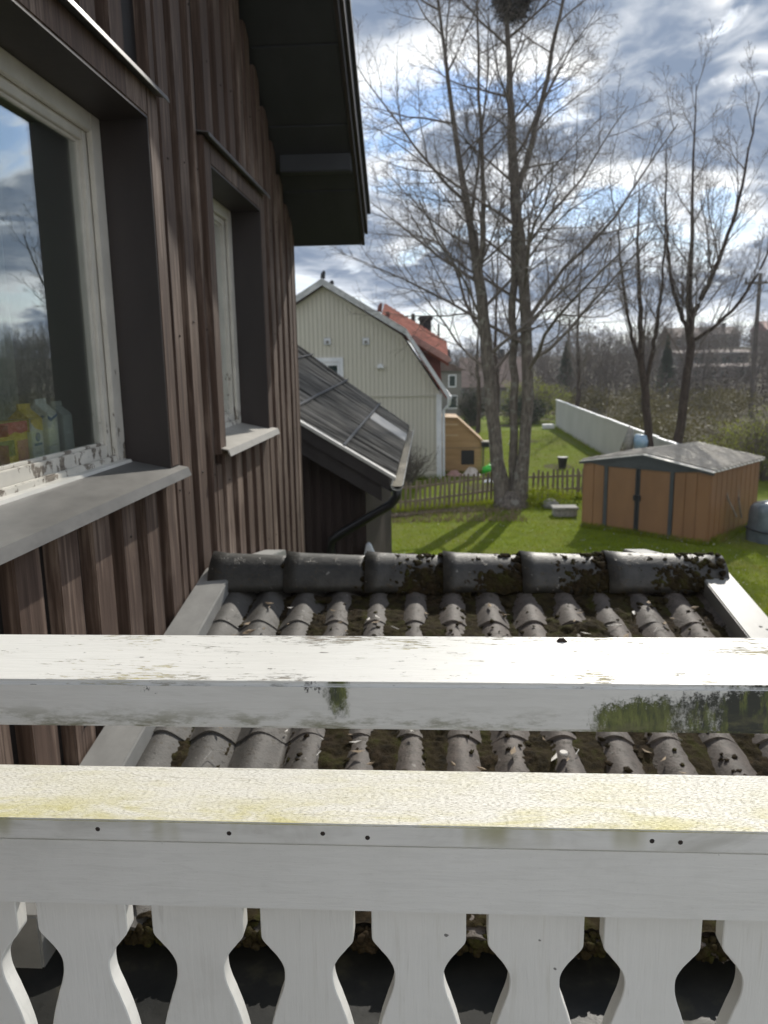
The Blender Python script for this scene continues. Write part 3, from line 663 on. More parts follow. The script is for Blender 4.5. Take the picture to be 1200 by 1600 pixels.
# corrugated sheets: five courses up the slope
def sheet(xa, xb, ya, yb, lift, mat, amp=.024, pitch=.177, n=8):
    cols = int((yb-ya)/pitch*n); V = []; F = []
    for i in range(cols+1):
        yy = ya+(yb-ya)*i/cols; wv = amp*math.cos(2*math.pi*(yy-7.5)/pitch)
        for xx in (xa, xb): V.append((xx, yy, arz(xx, yy)+wv+lift+(0.016 if xx == xb else 0)))
        for xx in (xa, xb): V.append((xx, yy, arz(xx, yy)+wv+lift-.008+(0.016 if xx == xb else 0)))
    for i in range(cols):
        a = i*4; F += [(a, a+4, a+5, a+1), (a+2, a+3, a+7, a+6), (a+1, a+5, a+7, a+3), (a, a+2, a+6, a+4)]
    m_ = MB(); m_.add(V, F); return part('roof_sheet', m_, mat, AX, smooth=False)
lo = EX+.03
for i, wd in enumerate((.50, .56, .60, .66, .8)):
    xb = lo; xa = lo-wd; 
    if i == 0:
        sheet(xa-.05, xb, Y0, 11.0, 0, 'corr'); sheet(xa-.05, xb, 11.0, 11.9, .001, 'corr_new'); sheet(xa-.05, xb, 11.9, Y1, 0, 'corr')
    else:
        for ya, yb in ((Y0, 9.5), (9.5, 11.5), (11.5, Y1)): sheet(xa-.05, xb, ya, yb, .004*i, 'corr')
    if i < 4: part('lap_joint', MB().tube([(xa, Y0+.02, arz(xa, Y0)+.045), (xa, 9.5, arz(xa, 9.5)+.05), (xa, 11.5, arz(xa, 11.5)+.048), (xa, Y1, arz(xa, Y1)+.05)], .016, 5), 'black', AX)
    lo = xa
def along(xa, xb, y, off0, off1, y2):      # board parallel to the slope in the verge plane
    return MB().prism([(xa, arz(xa, Y0)+off0), (xb, arz(xb, Y0)+off0), (xb, arz(xb, Y0)+off1), (xa, arz(xa, Y0)+off1)], 'y', y, y2)
part('verge_trim', along(-3.2, EX+.04, Y0-.05, .012, .045, Y0+.05), 'trim_light', AX)
part('barge_board', along(-3.2, EX-.02, Y0-.03, -.125, .010, Y0-.005), 'barge', AX)
part('barge_board', along(-3.2, EX-.10, Y0-.004, -.285, -.12, Y0+.022), 'barge', AX)
# soffit and end of the eave
part('soffit', MB().add([(-3.2, Y0+.02, arz(-3.2, Y0)-.14), (EX, Y0+.02, arz(EX, Y0)-.14), (EX, Y0+.37, arz(EX, Y0)-.14), (-3.2, Y0+.37, arz(-3.2, Y0)-.14)], [(0, 1, 2, 3)]), 'soffit', AX)
part('wall', MB().prism([(-3.2, 0), (-.66, 0), (-.66, arz(-.66, Y0)-.06), (-3.2, arz(-3.2, Y0)-.06)], 'y', 7.865, 7.92).box(-.70, -.66, 7.92, Y1-.3, 0, 2.95), 'annex_board', AX)
for i in range(24):
    xx = -.71-.105*i; part('batten', MB().box(xx-.055, xx, 7.838, 7.862, .2, min(3.6, arz(xx, Y0)-.2)), 'annex_board', AX, .003)
# gutter: half round trough
gt = MB(); V = []; F = []; n = 8
for j, yy in enumerate((Y0-.03, Y1+.02)):
    zc = EZ-.055+(yy-7.5)*.0085
    for r_ in (.062, .056):
        for i in range(n+1):
            a = math.pi*i/n; V.append((EX+.052-r_*math.cos(a), yy, zc-r_*math.sin(a)))
L = n+1
for i in range(n): F += [(i, i+1, 2*L+i+1, 2*L+i), (L+i, 3*L+i, 3*L+i+1, L+i+1)]
F += [(0, 2*L, 3*L, L), (n, L+n, 3*L+n, 2*L+n)]
for e in (0, 2*L): F += [(e+i, e+L+i, e+L+i+1, e+i+1) for i in range(n)]
gt.add(V, F); part('gutter', gt, 'trim_light', AX)
part('gutter_debris', MB().add([(EX, Y0, EZ-.075), (EX+.104, Y0, EZ-.075), (EX+.104, Y1, EZ-.03), (EX, Y1, EZ-.03)], [(0, 1, 2, 3)]), 'gutter_in', AX)
part('downpipe', MB().tube([(EX+.05, Y0+.12, EZ-.10), (EX+.04, Y0+.12, EZ-.20), (EX-.02, Y0+.12, EZ-.28), (-.92, Y0+.16, EZ-.60), (-1.0, Y0+.2, EZ-.66), (-1.02, Y0+.22, EZ-.76), (-1.02, Y0+.24, .3)], .046, 10), 'black_pipe', AX, smooth=True)
# small white lamp housing at the annex corner
lp = thing('wall_lamp', (-.62, 7.8, 2.25), 'small white lamp housing on the corner of the annex wall', 'lamp')
part('housing', MB().prism([(-.665, 2.10), (-.585, 2.10), (-.575, 2.27), (-.615, 2.37), (-.655, 2.37), (-.675, 2.27)], 'y', 7.72, 7.83), 'trimwhite', lp, .01)
part('bracket', MB().box(-.645, -.60, 7.79, 7.86, 2.02, 2.10), 'black', lp)

# ================================================================== PORCH TILE ROOF just beyond the railing
PR = thing('tiled_porch_roof', (.1, 3.1, 2.4), 'small mossy porch roof of grey concrete tiles with ridge, below the railing', 'roof')
SP = .17; RY = 3.10
def pz(y): return 3.126+SP*(y-2.0)          # height of the tile crowns
BP = .147; BH = .042
def prof(u):                                  # u in bumps; 1 on the crown, 0 in the valley
    c = .5+.5*math.cos(2*math.pi*u); return c**.6
def tile_mesh():
    V = []; F = []; n = 26; Ln = .405; ys_ = (0, .13, .27, Ln); top = []; sm = []
    def surf(off):
        o = len(V)
        for i in range(n+1):
            u = -1.0+2.0*i/n; h = (prof(u-.5)-1)*BH-(.005 if i == n else 0)
            for yy in ys_: V.append((u*BP, yy, h+.006*(1-yy/Ln)+off))
        return o
    a = surf(0); m_ = len(ys_)
    for i in range(n):
        for j in range(m_-1): F.append((a+i*m_+j, a+(i+1)*m_+j, a+(i+1)*m_+j+1, a+i*m_+j+1)); sm.append(True)
    b2 = surf(-.010)
    for i in range(n):
        for j in range(m_-1): F.append((b2+i*m_+j, b2+i*m_+j+1, b2+(i+1)*m_+j+1, b2+(i+1)*m_+j)); sm.append(True)
    for jj in (0, m_-1):
        c = surf(0); d = surf(-.010)
        for i in range(n): F.append((c+i*m_+jj, d+i*m_+jj, d+(i+1)*m_+jj, c+(i+1)*m_+jj)); sm.append(False)
    me = bpy.data.meshes.new('roof_tile'); me.from_pydata(V, [], F); me.materials.append(MT['tile'])
    bm = bmesh.new(); bm.from_mesh(me); bmesh.ops.delete(bm, geom=[v for v in bm.verts if not v.link_faces], context='VERTS'); bm.to_mesh(me); bm.free()
    me.polygons.foreach_set('use_smooth', sm); me.update(); return me
TM = tile_mesh(); ang = math.atan(SP); EXPO = .335
rt = random.Random(11)
NROW = 5
for side in (0, 1):
    for r_ in range(NROW if side == 0 else 3):
        for c_ in range(7):
            o = bpy.data.objects.new('roof_tile', TM); COL.objects.link(o); attach(o, PR)
            xx = -.72+.294*c_+rt.uniform(-.003, .003); 
            if side == 0:
                yy = RY-.02-EXPO*(r_+1); o.location = (xx, yy, pz(yy)+rt.uniform(-.002, .002)); o.rotation_euler = (ang-.004, rt.uniform(-.006, .006), rt.uniform(-.008, .008))
            else:
                yy = RY+.02+EXPO*(r_+1); o.location = (xx, yy, pz(2*RY-yy)); o.rotation_euler = (ang-.004, 0, math.pi)
YE = RY-.02-EXPO*NROW
# deck, fascia and body under the tiles
mb = MB(); mb.prism([(YE+.03, pz(YE)-.10), (RY, pz(RY)-.10), (4.2, pz(2*RY-4.2)-.10), (4.2, pz(2*RY-4.2)-.13), (RY, pz(RY)-.13), (YE+.03, pz(YE)-.13)], 'x', -.93, 1.16)
part('roof_deck', mb, 'reveal', PR)
part('porch_wall', MB().box(-.93, 1.10, 1.78, 4.1, 0, 2.93), 'annex_board', PR)
# verge boards
for xa, xb in ((-.945, -.822), (1.082, 1.205)):
    m_ = MB(); m_.prism([(YE-.03, pz(YE)-.10), (RY, pz(RY)-.09), (4.25, pz(2*RY-4.25)-.09), (4.25, pz(2*RY-4.25)+.045), (RY, pz(RY)+.050), (YE-.03, pz(YE)+.05)], 'x', xa, xb)
    vb = part('verge_board', m_, 'verge', PR, .004)
for k_, (yy, xx) in enumerate(((2.62, 1.15), (2.60, 1.165), (2.45, 1.14), (2.3, 1.16), (2.2, -.86))):
    part('nail_head', MB().tube([(xx, yy, pz(yy)+.048), (xx, yy, pz(yy)+.0525)], .006, 8), 'stone', PR)
# ridge tiles
starts = [-.905, -.592, -.262, .055, .372, .712, 1.155]
for i in range(6):
    xa, xb = starts[i], starts[i+1]+.03; V = []; F = []; n = 12; ns = 6
    for j in range(ns+1):
        u = j/ns; xx = xa+(xb-xa)*u; r_ = .128-.018*u+(.006 if j == 0 else 0)
        for kk in range(n+1):
            a = math.pi*kk/n; V.append((xx, RY-r_*math.cos(a)*1.0, 3.315+r_*math.sin(a)*.92-.02*abs(math.cos(a))))
        for kk in range(n+1):
            a = math.pi*kk/n; V.append((xx, RY-(r_-.014)*math.cos(a), 3.315+(r_-.014)*math.sin(a)*.92-.02*abs(math.cos(a))))
    L = 2*(n+1)
    for j in range(ns):
        for kk in range(n):
            a = j*L+kk; F += [(a, a+1, a+L+1, a+L), (a+n+1, a+n+1+L, a+n+2+L, a+n+2)]
        F += [(j*L, j*L+L, j*L+L+n+1, j*L+n+1), (j*L+n, j*L+n+n+1, j*L+L+n+n+1, j*L+L+n)]
    for e in (0, ns*L): F += [(e+kk, e+kk+1, e+n+2+kk, e+n+1+kk) for kk in range(n)]
    m_ = MB(); m_.add(V, F); rtile = part('ridge_tile', m_, 'ridge', PR, smooth=True)
    rtile.rotation_euler = (0, 0, 0)
# moss: a rough carpet that fills the valleys (real height), plus tufts along the ridge
def vnoise(X, Y, sc, seed):
    r = np.random.default_rng(seed); L = r.random((64, 64)); x = X*sc; y = Y*sc; xi = np.floor(x).astype(int); yi = np.floor(y).astype(int); fx = x-xi; fy = y-yi; fx = fx*fx*(3-2*fx); fy = fy*fy*(3-2*fy)
    g = lambda a, b2: L[a % 64, b2 % 64]
    return (g(xi, yi)*(1-fx)+g(xi+1, yi)*fx)*(1-fy)+(g(xi, yi+1)*(1-fx)+g(xi+1, yi+1)*fx)*fy
nxg, nyg = 330, 290
GX, GY = np.meshgrid(np.linspace(-.82, 1.08, nxg), np.linspace(YE+.02, RY-.10, nyg))
crown = 3.126+SP*(GY-2.0); ub = (GX+.72)/BP
tz = crown+((.5+.5*np.cos(2*np.pi*(ub-.5)))**.6-1)*BH
n1 = vnoise(GX+5, GY, 7, 1); n2 = vnoise(GX+5, GY, 24, 2); n3 = vnoise(GX+5, GY, 90, 3); n4 = vnoise(GX+3, GY, 3.1, 4)
amount = np.clip((GX+.62)/.35, 0, 1)*.75+.25
depth = -BH+(.050*amount*(.2+.8*n1)+.012*n2+.010*n3-.013)*(0.55+.6*n4)
depth = np.where(GX < -.42, depth-.016+.02*(n4 > .55), depth)
depth = depth+np.clip((1.74-GY)/.25, 0, 1)*(.045+.03*n1)*np.clip((GX+.75)/.2, 0, 1)
mz = crown+np.minimum(depth, .004+.012*n3)
keep = mz > tz-.006
idx = np.arange(nxg*nyg).reshape(nyg, nxg)
q = keep[:-1, :-1] | keep[1:, :-1] | keep[:-1, 1:] | keep[1:, 1:]
F = np.stack([idx[:-1, :-1][q], idx[:-1, 1:][q], idx[1:, 1:][q], idx[1:, :-1][q]], 1)
V = np.stack([GX.ravel(), GY.ravel(), mz.ravel()], 1)
link('moss', npmesh('moss', V, F), 'moss', PR, 'stuff', True)
def tufts(P, Nn, size, rng):
    n = len(P); a = rng.uniform(0, 6.283, n); s = rng.uniform(.5, 1.4, n)*size
    t1 = np.cross(Nn, rng.normal(size=(n, 3))); t1 /= np.linalg.norm(t1, axis=1)[:, None]; t2 = np.cross(Nn, t1)
    V = np.empty((n, 4, 3)); V[:, 0] = P+t1*s[:, None]; V[:, 1] = P+(-.5*t1+.87*t2)*s[:, None]; V[:, 2] = P+(-.5*t1-.87*t2)*s[:, None]; V[:, 3] = P+Nn*s[:, None]*rng.uniform(.6, 1.6, n)[:, None]+rng.normal(size=(n, 3))*s[:, None]*.3
    F = (np.arange(n)*4)[:, None, None]+np.array([[0, 1, 3], [1, 2, 3], [2, 0, 3]])[None]
    return V.reshape(-1, 3), F.reshape(-1, 3)
rg = np.random.default_rng(9); P = []; Nn = []
def ridge_pt(x, a, r=.124): return (x, RY-r*math.cos(a), 3.315+r*math.sin(a)*.92-.02*abs(math.cos(a))), (0, -math.cos(a), math.sin(a))
ico = bmesh.new(); bmesh.ops.create_icosphere(ico, subdivisions=2, radius=1.0); ICO_V = np.array([v.co[:] for v in ico.verts]); ICO_F = np.array([[v.index for v in f.verts] for f in ico.faces]); ico.free()
CV = []; CF = []; coff = 0
def cushion(p, nrm, size, flat=.55):
    global coff
    if p[0] > 1.165: return
    nrm = np.array(nrm, float); nrm /= np.linalg.norm(nrm); t1 = np.cross(nrm, [.3, .2, .9]); t1 /= np.linalg.norm(t1); t2 = np.cross(nrm, t1)
    v = ICO_V*(1+.14*rg.normal(size=(len(ICO_V), 1))); ax = rg.uniform(.7, 1.5); q = np.array(p)+size*(v[:, :1]*t1*ax+v[:, 1:2]*t2+v[:, 2:3]*nrm*flat)
    CV.append(q); CF.append(ICO_F+coff); coff += len(q)
    for _ in range(int(5+size*500)):
        k_ = rg.integers(len(q)); P.append(tuple(q[k_]*.9+np.array(p)*.1)); Nn.append(tuple(nrm+.5*rg.normal(size=3)))
for i, s_ in enumerate(starts[1:]):
    for _ in range(26 if i > 0 else 3):
        a = rg.uniform(.1, 1.9); p_, n_ = ridge_pt(s_+rg.normal()*.014+.008, a, .118); cushion(p_, n_, rg.uniform(.007, .016))
for _ in range(170):                                       # colonies, mostly low on the shaded front
    low = rg.uniform() < .82; cx, ca = rg.uniform(-.22, 1.14), (rg.uniform(.0, .8) if low else rg.uniform(1.1, 1.9)); sp = rg.uniform(.012, .04)
    for _ in range(int(3+sp*220)):
        p_, n_ = ridge_pt(cx+rg.normal()*sp*1.6, ca+rg.normal()*sp*4, .114); cushion(p_, n_, rg.uniform(.004, .015))
# cushions where the ridge meets the tiles
for _ in range(2600):
    xx = rg.uniform(-.5, 1.07); yy = RY-.125-abs(rg.normal())*.03
    if math.sin(xx*23)+math.sin(xx*57+1) < -.6: continue
    P.append((xx, yy, pz(yy)-.008+rg.uniform(-.02, .004))); Nn.append((0, -.4, .9))
    if rg.uniform() < .12: cushion((xx, yy, pz(yy)-.02), (0, -.4, .9), rg.uniform(.008, .02))
for _ in range(520):
    xx = rg.uniform(-.45, 1.06); yy = rg.uniform(YE+.1, RY-.2); ub_ = (xx+.72)/BP; cushion((xx, yy, pz(yy)+(prof(ub_-.5)-1)*BH+.004), (0, -.15, 1), rg.uniform(.003, .010), .5)
link('moss', npmesh('moss', np.concatenate(CV), np.concatenate(CF)), 'moss', PR, 'stuff', True)
V, F = tufts(np.array(P), np.array(Nn, float), .0022, rg)
link('moss', npmesh('moss', V, F), 'moss', PR, 'stuff')
P = []; Nn = []; CN = len(CV)
for _ in range(1500):
    xx = rg.uniform(-.7, 1.07); cushion((xx, YE+.002+rg.uniform(-.008, .02), pz(YE)-rg.uniform(-.002, .030)), (0, -.7, .5), rg.uniform(.004, .010), .7)
link('moss', npmesh('moss', np.concatenate(CV[CN:]), np.concatenate([f-f.min() + k_*len(ICO_V) for k_, f in enumerate(CF[CN:])])), 'moss', PR, 'stuff', True)
# loose litter on the tiles
rl = random.Random(4); lm = MB(); pm = MB()
for i in range(150):
    xx = rl.uniform(-.75, 1.05); yy = rl.uniform(YE+.05, RY-.2); ub_ = (xx+.72)/BP; zz = pz(yy)+(prof(ub_-.5)-1)*BH+.016
    s_ = rl.uniform(.006, .017); a = rl.uniform(0, 6.28); M = Matrix.Translation((xx, yy, zz)) @ Matrix.Rotation(a, 4, 'Z') @ Matrix.Rotation(rl.uniform(-.7, .7), 4, 'X')
    tgt = lm if rl.random() < .86 else pm
    tgt.add([M @ Vector(p) for p in ((-s_*1.5, 0, .002), (0, -s_*.55, 0), (s_*1.5, 0, .004), (0, s_*.55, 0))], [(0, 1, 2), (0, 2, 3)])
for i in range(26):
    xx = rl.uniform(-.6, 1.0); yy = rl.uniform(YE+.05, RY-.3); zz = pz(yy)+.004; a = rl.uniform(0, 6.28); L_ = rl.uniform(.03, .07)
    pm.tube([(xx, yy, zz), (xx+L_*.5*math.cos(a), yy+L_*.5*math.sin(a), zz+.004), (xx+L_*math.cos(a+.5), yy+L_*math.sin(a+.5), zz-.003)], .0013, 3)
part('dry_leaves', lm, 'leaf_litter', PR, kind='stuff'); part('pale_husks', pm, 'pale_chip', PR, kind='stuff')
pc = MB().tube([(.368, 1.985, pz(1.985)+.0115), (.368, 1.985, pz(1.985)+.016)], [.013, .011], 9); part('pale_pebble', pc, 'pale_chip', PR)
# flat wet felt roof under the eave
structure('flat_felt_roof', MB().box(-.93, 2.2, .86, 1.775, 2.70, pz(YE)-.075), 'felt')

# ================================================================== WHITE BALCONY RAILING
BR = thing('balcony_railing', (.4, .82, 2.76), 'white weathered wooden balcony railing with scroll-cut balusters', 'railing')
XL, XR = -.93, 2.2
zt = C0-.3245
o = part('top_rail', MB().box(XL, XR, .745, .890, zt-.053, zt), 'rail_top', BR, .0045, seg=3)
zc = C0-.4965
part('cap_rail', MB().box(XL, XR, .760, .878, zc-.0255, zc), 'rail_cap', BR, .0018)
part('fascia_board', MB().box(XL, XR, .7625, .7835, zc-.1105, zc-.0258), 'rail_plain', BR, .002)
part('back_board', MB().box(XL, XR, .8065, .8275, zc-.1105, zc-.0258), 'rail_plain', BR, .002)
# balusters
zF = zc-.1105
def bal_outline():
    ctl = [(0.0, .0548), (-.012, .0548), (-.022, .0538), (-.032, .0465), (-.045, .0365), (-.058, .030), (-.070, .0288), (-.085, .0308), (-.105, .0372), (-.130, .0448), (-.160, .0515), (-.19, .0548), (-.32, .0548)]
    pr_ = []
    for i in range(len(ctl)-1):
        for s_ in range(4):
            u = s_/4
            p0, p1, p2, p3 = ctl[max(i-1, 0)], ctl[i], ctl[i+1], ctl[min(i+2, len(ctl)-1)]
            f = lambda a, b2, c, d: .5*((2*b2)+(-a+c)*u+(2*a-5*b2+4*c-d)*u*u+(-a+3*b2-3*c+d)*u**3)
            pr_.append((p1[0]+(p2[0]-p1[0])*u, f(p0[1], p1[1], p2[1], p3[1])))
    half = [(zF-.0+.07, .0548)]+[(zF+a-.034, w_) for a, w_ in pr_]
    mid = zF-.034-.32; half2 = [(2*mid-z_, w_) for z_, w_ in reversed(half[1:])]+[(2*mid-zF-.02, .0548)]
    return half+half2
outl = bal_outline()
poly = [(w_, z_) for z_, w_ in outl]+[(-w_, z_) for z_, w_ in reversed(outl)]
clean = [poly[0]]
for p_ in poly[1:]:
    if abs(p_[0]-clean[-1][0])+abs(p_[1]-clean[-1][1]) > 1e-5: clean.append(p_)
bmesh_ = MB().prism(clean, 'y', .7842, .8060).mesh('baluster', .0012, 1); bmesh_.materials.append(MT['rail_baluster'])
bx = [-.416, -.276, -.1455, -.0145, .120, .252]
bx = [-.416-.1335*i for i in (3, 2, 1)]+bx+[.252+.1335*i for i in range(1, 14)]
for i, x_ in enumerate(bx):
    o = bpy.data.objects.new('baluster', bmesh_); COL.objects.link(o); attach(o, BR); o.location = (x_, .0012*math.sin(i*5.1), .002*math.sin(i*2.3)); o.rotation_euler = (0, 0, 0)
zb_ = 2*(zF-.034-.32)-zF
part('bottom_rail', MB().box(XL, XR, .7625, .7835, zb_-.06, zb_+.03), 'rail_plain', BR, .002)
for xp in (XL+.001, .80, 2.1):
    part('post', MB().box(xp, xp+.07, .83, .89, 2.5, zt-.0535), 'rail_plain', BR, .003)
for px_, zo in ((-.3735, -.0115), (-.224, -.0135), (-.119, -.0115), (-.0695, -.0155), (.238, -.0125), (.268, -.0135)):
    part('nail_hole', MB().tube([(px_, .7604, zc+zo), (px_, .7592, zc+zo)], [.0032, .0022], 7), 'rust', BR)
structure('balcony_deck', MB().box(-.93, 2.2, -2.2, .80, 2.60, 2.66), 'deck')
# bit of debris on the rail
tag(part('debris_crumb', MB().tube([(.150, .870, zt-.0005), (.153, .871, zt+.0015), (.157, .87, zt+.0025), (.161, .869, zt)], [.0015, .003, .0025, .001], 6), 'bark2'), 'small dark crumb of bark on the far edge of the top rail', 'debris')

# ================================================================== NEIGHBOUR HOUSE (gambrel)
NH = thing('gambrel_house', (-3.73, 32, 0), 'greige clad neighbour house with gambrel roof and white trim', 'house')
GY0, GY1 = 28.2, 37.0; cxn = -3.73
half = [(4.15, 0), (4.15, 3.0), (4.15, 3.12), (2.785, 5.20), (0, 6.95)]
pl = [(cxn+a, z_) for a, z_ in half]+[(cxn-a, z_) for a, z_ in reversed(half[:-1])]
part('wall', MB().prism(pl, 'y', GY0, GY1), 'beige', NH)
# cladding battens (a few pixels each): one joined part
mb = MB(); rr = 0
def gz(a):
    a = abs(a)
    return 6.95-(6.95-5.2)*a/2.785 if a < 2.785 else 5.2-(5.2-3.12)*(a-2.785)/1.365
a = -4.0
while a < 4.05:
    mb.box(cxn+a, cxn+a+.045, GY0-.022, GY0+.001, 0.35, 3.02); mb.box(cxn+a, cxn+a+.045, GY0-.022, GY0+.001, 3.08, gz(a)-.15); a += .155
part('cladding_batten', mb, 'beige_dark', NH, kind='stuff')
part('drip_board', MB().box(cxn-4.15, cxn+4.15, GY0-.05, GY0-.001, 3.02, 3.08), 'beige_dark', NH)
part('plinth', MB().box(cxn-4.16, cxn+4.16, GY0-.03, GY0-.002, 0, .20), 'beige_dark', NH)
for s_ in (-1, 1): part('corner_board', MB().box(cxn+s_*4.15-.14, cxn+s_*4.15+.05, GY0-.055, GY0+.12, 0, 3.1), 'trimwhite', NH)
roofp = part('roof', MB().prism([(cxn+4.35, 2.95), (cxn+2.86, 5.28), (cxn, 7.03), (cxn-2.86, 5.28), (cxn-4.35, 2.95), (cxn-4.47, 3.05), (cxn-2.95, 5.42), (cxn, 7.2), (cxn+2.95, 5.42), (cxn+4.47, 3.05)], 'y', GY0-.28, GY1+.28), 'redtile', NH)
def vergepiece(p0, p1, h=.24):
    return MB().prism([(p0[0], p0[1]-h), (p1[0], p1[1]-h), (p1[0], p1[1]), (p0[0], p0[1])], 'y', GY0-.33, GY0-.285)
for s_ in (-1, 1):
    part('verge_board', vergepiece((cxn, 7.20), (cxn+s_*2.95, 5.42)), 'vergegrey', roofp); part('verge_board', vergepiece((cxn+s_*2.95, 5.42), (cxn+s_*4.47, 3.12)), 'trimwhite', roofp)
for xx, zz, h_ in ((cxn+.02, 7.2, .26), (cxn+.32, 7.0, .12), (-1.72, 6.02, .30), (-1.45, 5.82, .2)):
    part('ridge_end', MB().tube([(xx, GY0-.2, zz), (xx+.02, GY0-.2, zz+h_*.6), (xx+.06, GY0-.2, zz+h_)], [.09, .08, .04], 7), 'redwood' if zz < 6.5 else 'chimney', roofp)
# window
wn = part('window', MB().box(-4.25, -3.08, GY0-.07, GY0-.001, 4.30, 4.46).box(-3.20, -3.08, GY0-.07, GY0-.001, 3.05, 4.30).box(-4.25, -4.13, GY0-.07, GY0-.001, 3.05, 4.30), 'trimwhite', NH)
part('sash', MB().box(-4.12, -3.21, GY0-.05, GY0-.002, 4.18, 4.29).box(-3.30, -3.21, GY0-.05, GY0-.002, 3.05, 4.17).box(-3.70, -3.62, GY0-.05, GY0-.002, 3.05, 4.17).box(-3.61, -3.31, GY0-.05, GY0-.002, 3.70, 3.76), 'trimwhite', wn)
part('pane', MB().box(-4.12, -3.31, GY0-.025, GY0-.003, 3.05, 4.17), 'darkglass', wn)
for xx, zz in ((-3.63, 5.02), (-2.24, 5.0)):
    v_ = part('vent', MB().box(xx-.13, xx+.13, GY0-.06, GY0-.023, zz-.12, zz+.14), 'trimwhite', NH, .02); part('grille', MB().box(xx-.05, xx+.05, GY0-.075, GY0-.061, zz-.07, zz+.04), 'fargrey', v_)
part('outdoor_lamp', MB().prism([(-1.86, 4.06), (-1.60, 4.06), (-1.64, 4.18), (-1.73, 4.22), (-1.82, 4.18)], 'y', GY0-.16, GY0-.023), 'trimwhite', NH)
# dormer with red roof on the right slope
def dz(x_, y_): return 5.78-.62*(x_+1.75)+.30*(y_-29.0)
dm = part('dormer', MB().prism([(-.6, 4.9), (.42, 4.45), (.50, 3.30), (.40, 3.2)], 'y', 29.1, 33.2), 'redwood', NH)
m_ = MB()
for k_ in range(16):                                    # tile courses down the slope
    xa = -1.75+.155*k_; xb = xa+.16
    m_.add([(xa, 28.75, dz(xa, 28.75)+.02), (xb, 28.75, dz(xb, 28.75)+.06), (xb, 31.6, dz(xb, 31.6)+.06), (xa, 31.6, dz(xa, 31.6)+.02), (xa, 28.75, dz(xa, 28.75)-.08), (xb, 28.75, dz(xb, 28.75)-.08), (xb, 31.6, dz(xb, 31.6)-.08), (xa, 31.6, dz(xa, 31.6)-.08)], [(0,1,2,3),(7,6,5,4),(0,4,5,1),(1,5,6,2),(2,6,7,3),(3,7,4,0)])
part('dormer_roof', m_, 'redtile', dm)
part('fascia', MB().prism([(-.62, 5.03), (.72, 4.20), (.78, 4.42), (-.60, 5.27)], 'y', 28.6, 28.74), 'pinktrim', dm)
part('gutter', MB().tube([(.76, 28.6, 4.32), (.80, 31.6, 4.34)], .075, 8), 'pinktrim', dm)
part('gutter', MB().tube([(cxn+4.50, GY0-.3, 2.98), (cxn+4.50, GY1, 2.98)], .07, 8), 'trimwhite', roofp)
part('downpipe', MB().tube([(cxn+4.50, GY0-.2, 2.94), (cxn+4.48, GY0-.1, 2.75), (cxn+4.27, GY0+.05, 2.5), (cxn+4.27, GY0+.05, .1)], .05, 8), 'trimwhite', NH)
part('chimney', MB().box(-.36, .12, 32.2, 32.9, 5.0, 6.12).box(-.42, .18, 32.15, 32.95, 5.95, 6.04), 'chimney', roofp)
part('vent_pipe', MB().tube([(-.62, 32.4, 5.3), (-.62, 32.4, 6.2)], .09, 8), 'chimney', roofp)
part('vent_pipe', MB().tube([(.42, 32.4, 4.9), (.42, 32.4, 5.78)], .04, 8), 'chimney', roofp)

# pale outbuilding strip between annex and neighbour house
gd = thing('garden_gate', (-1.9, 27.0, 0), 'pale grey board gate with dark post beside the greige house', 'gate')
for i in range(5): part('board', MB().box(-2.45+.2*i, -2.27+.2*i, 27.0, 27.03, .1, 1.95), 'fargrey', gd)
part('post', MB().box(-1.44, -1.22, 26.98, 27.12, 0, 2.25), 'shedtrim', gd)
part('rail', MB().box(-2.5, -1.45, 27.031, 27.07, 1.7, 1.8), 'fargrey', gd)

# ================================================================== GARDEN THINGS
# tan plywood lean-to
PY = 29.6
ph = thing('plywood_lean_to', (1.2, 30, 0), 'tan plywood lean-to with sloping side and black window by the neighbour house', 'lean-to')
part('side_wall', MB().prism([(.50, 0), (2.02, 0), (1.98, 1.22), (1.08, 2.08), (.50, 2.10)], 'y', PY, PY+.04), 'ply', ph)
part('back_wall', MB().prism([(.50, 0), (2.02, 0), (1.98, 1.22), (1.08, 2.08), (.50, 2.10)], 'y', PY+2.0, PY+2.04), 'ply', ph)
part('roof', MB().prism([(1.06, 2.10), (2.06, 1.18), (2.10, 1.23), (1.09, 2.16), (.5, 2.18), (.5, 2.12)], 'y', PY-.06, PY+2.1), 'ply', ph)
part('front_wall', MB().prism([(2.0, 0), (2.05, 0), (2.02, 1.18), (1.97, 1.2)], 'y', PY+.045, PY+1.98), 'ply', ph)
for zz in (1.86, 1.45): part('batten', MB().box(.51, 1.12, PY-.03, PY-.001, zz, zz+.055), 'plylight', ph)
part('batten', MB().box(.51, 1.95, PY-.022, PY-.001, .98, 1.0), 'picket', ph)
part('window', MB().box(1.24, 1.74, PY-.025, PY-.001, .34, .90), 'black', ph, .03)
mbx = thing('storage_box', (2.15, 29.7, 1.0), 'small dark box with pale lid fixed at the lean-to corner', 'box')
part('body', MB().box(2.03, 2.38, 29.5, 29.8, 1.02, 1.2), 'black', mbx); part('lid', MB().box(2.0, 2.40, 29.48, 29.82, 1.201, 1.25), 'cloth', mbx); part('bracket', MB().box(2.06, 2.12, 29.6, 29.7, .0, 1.02), 'picket', mbx)

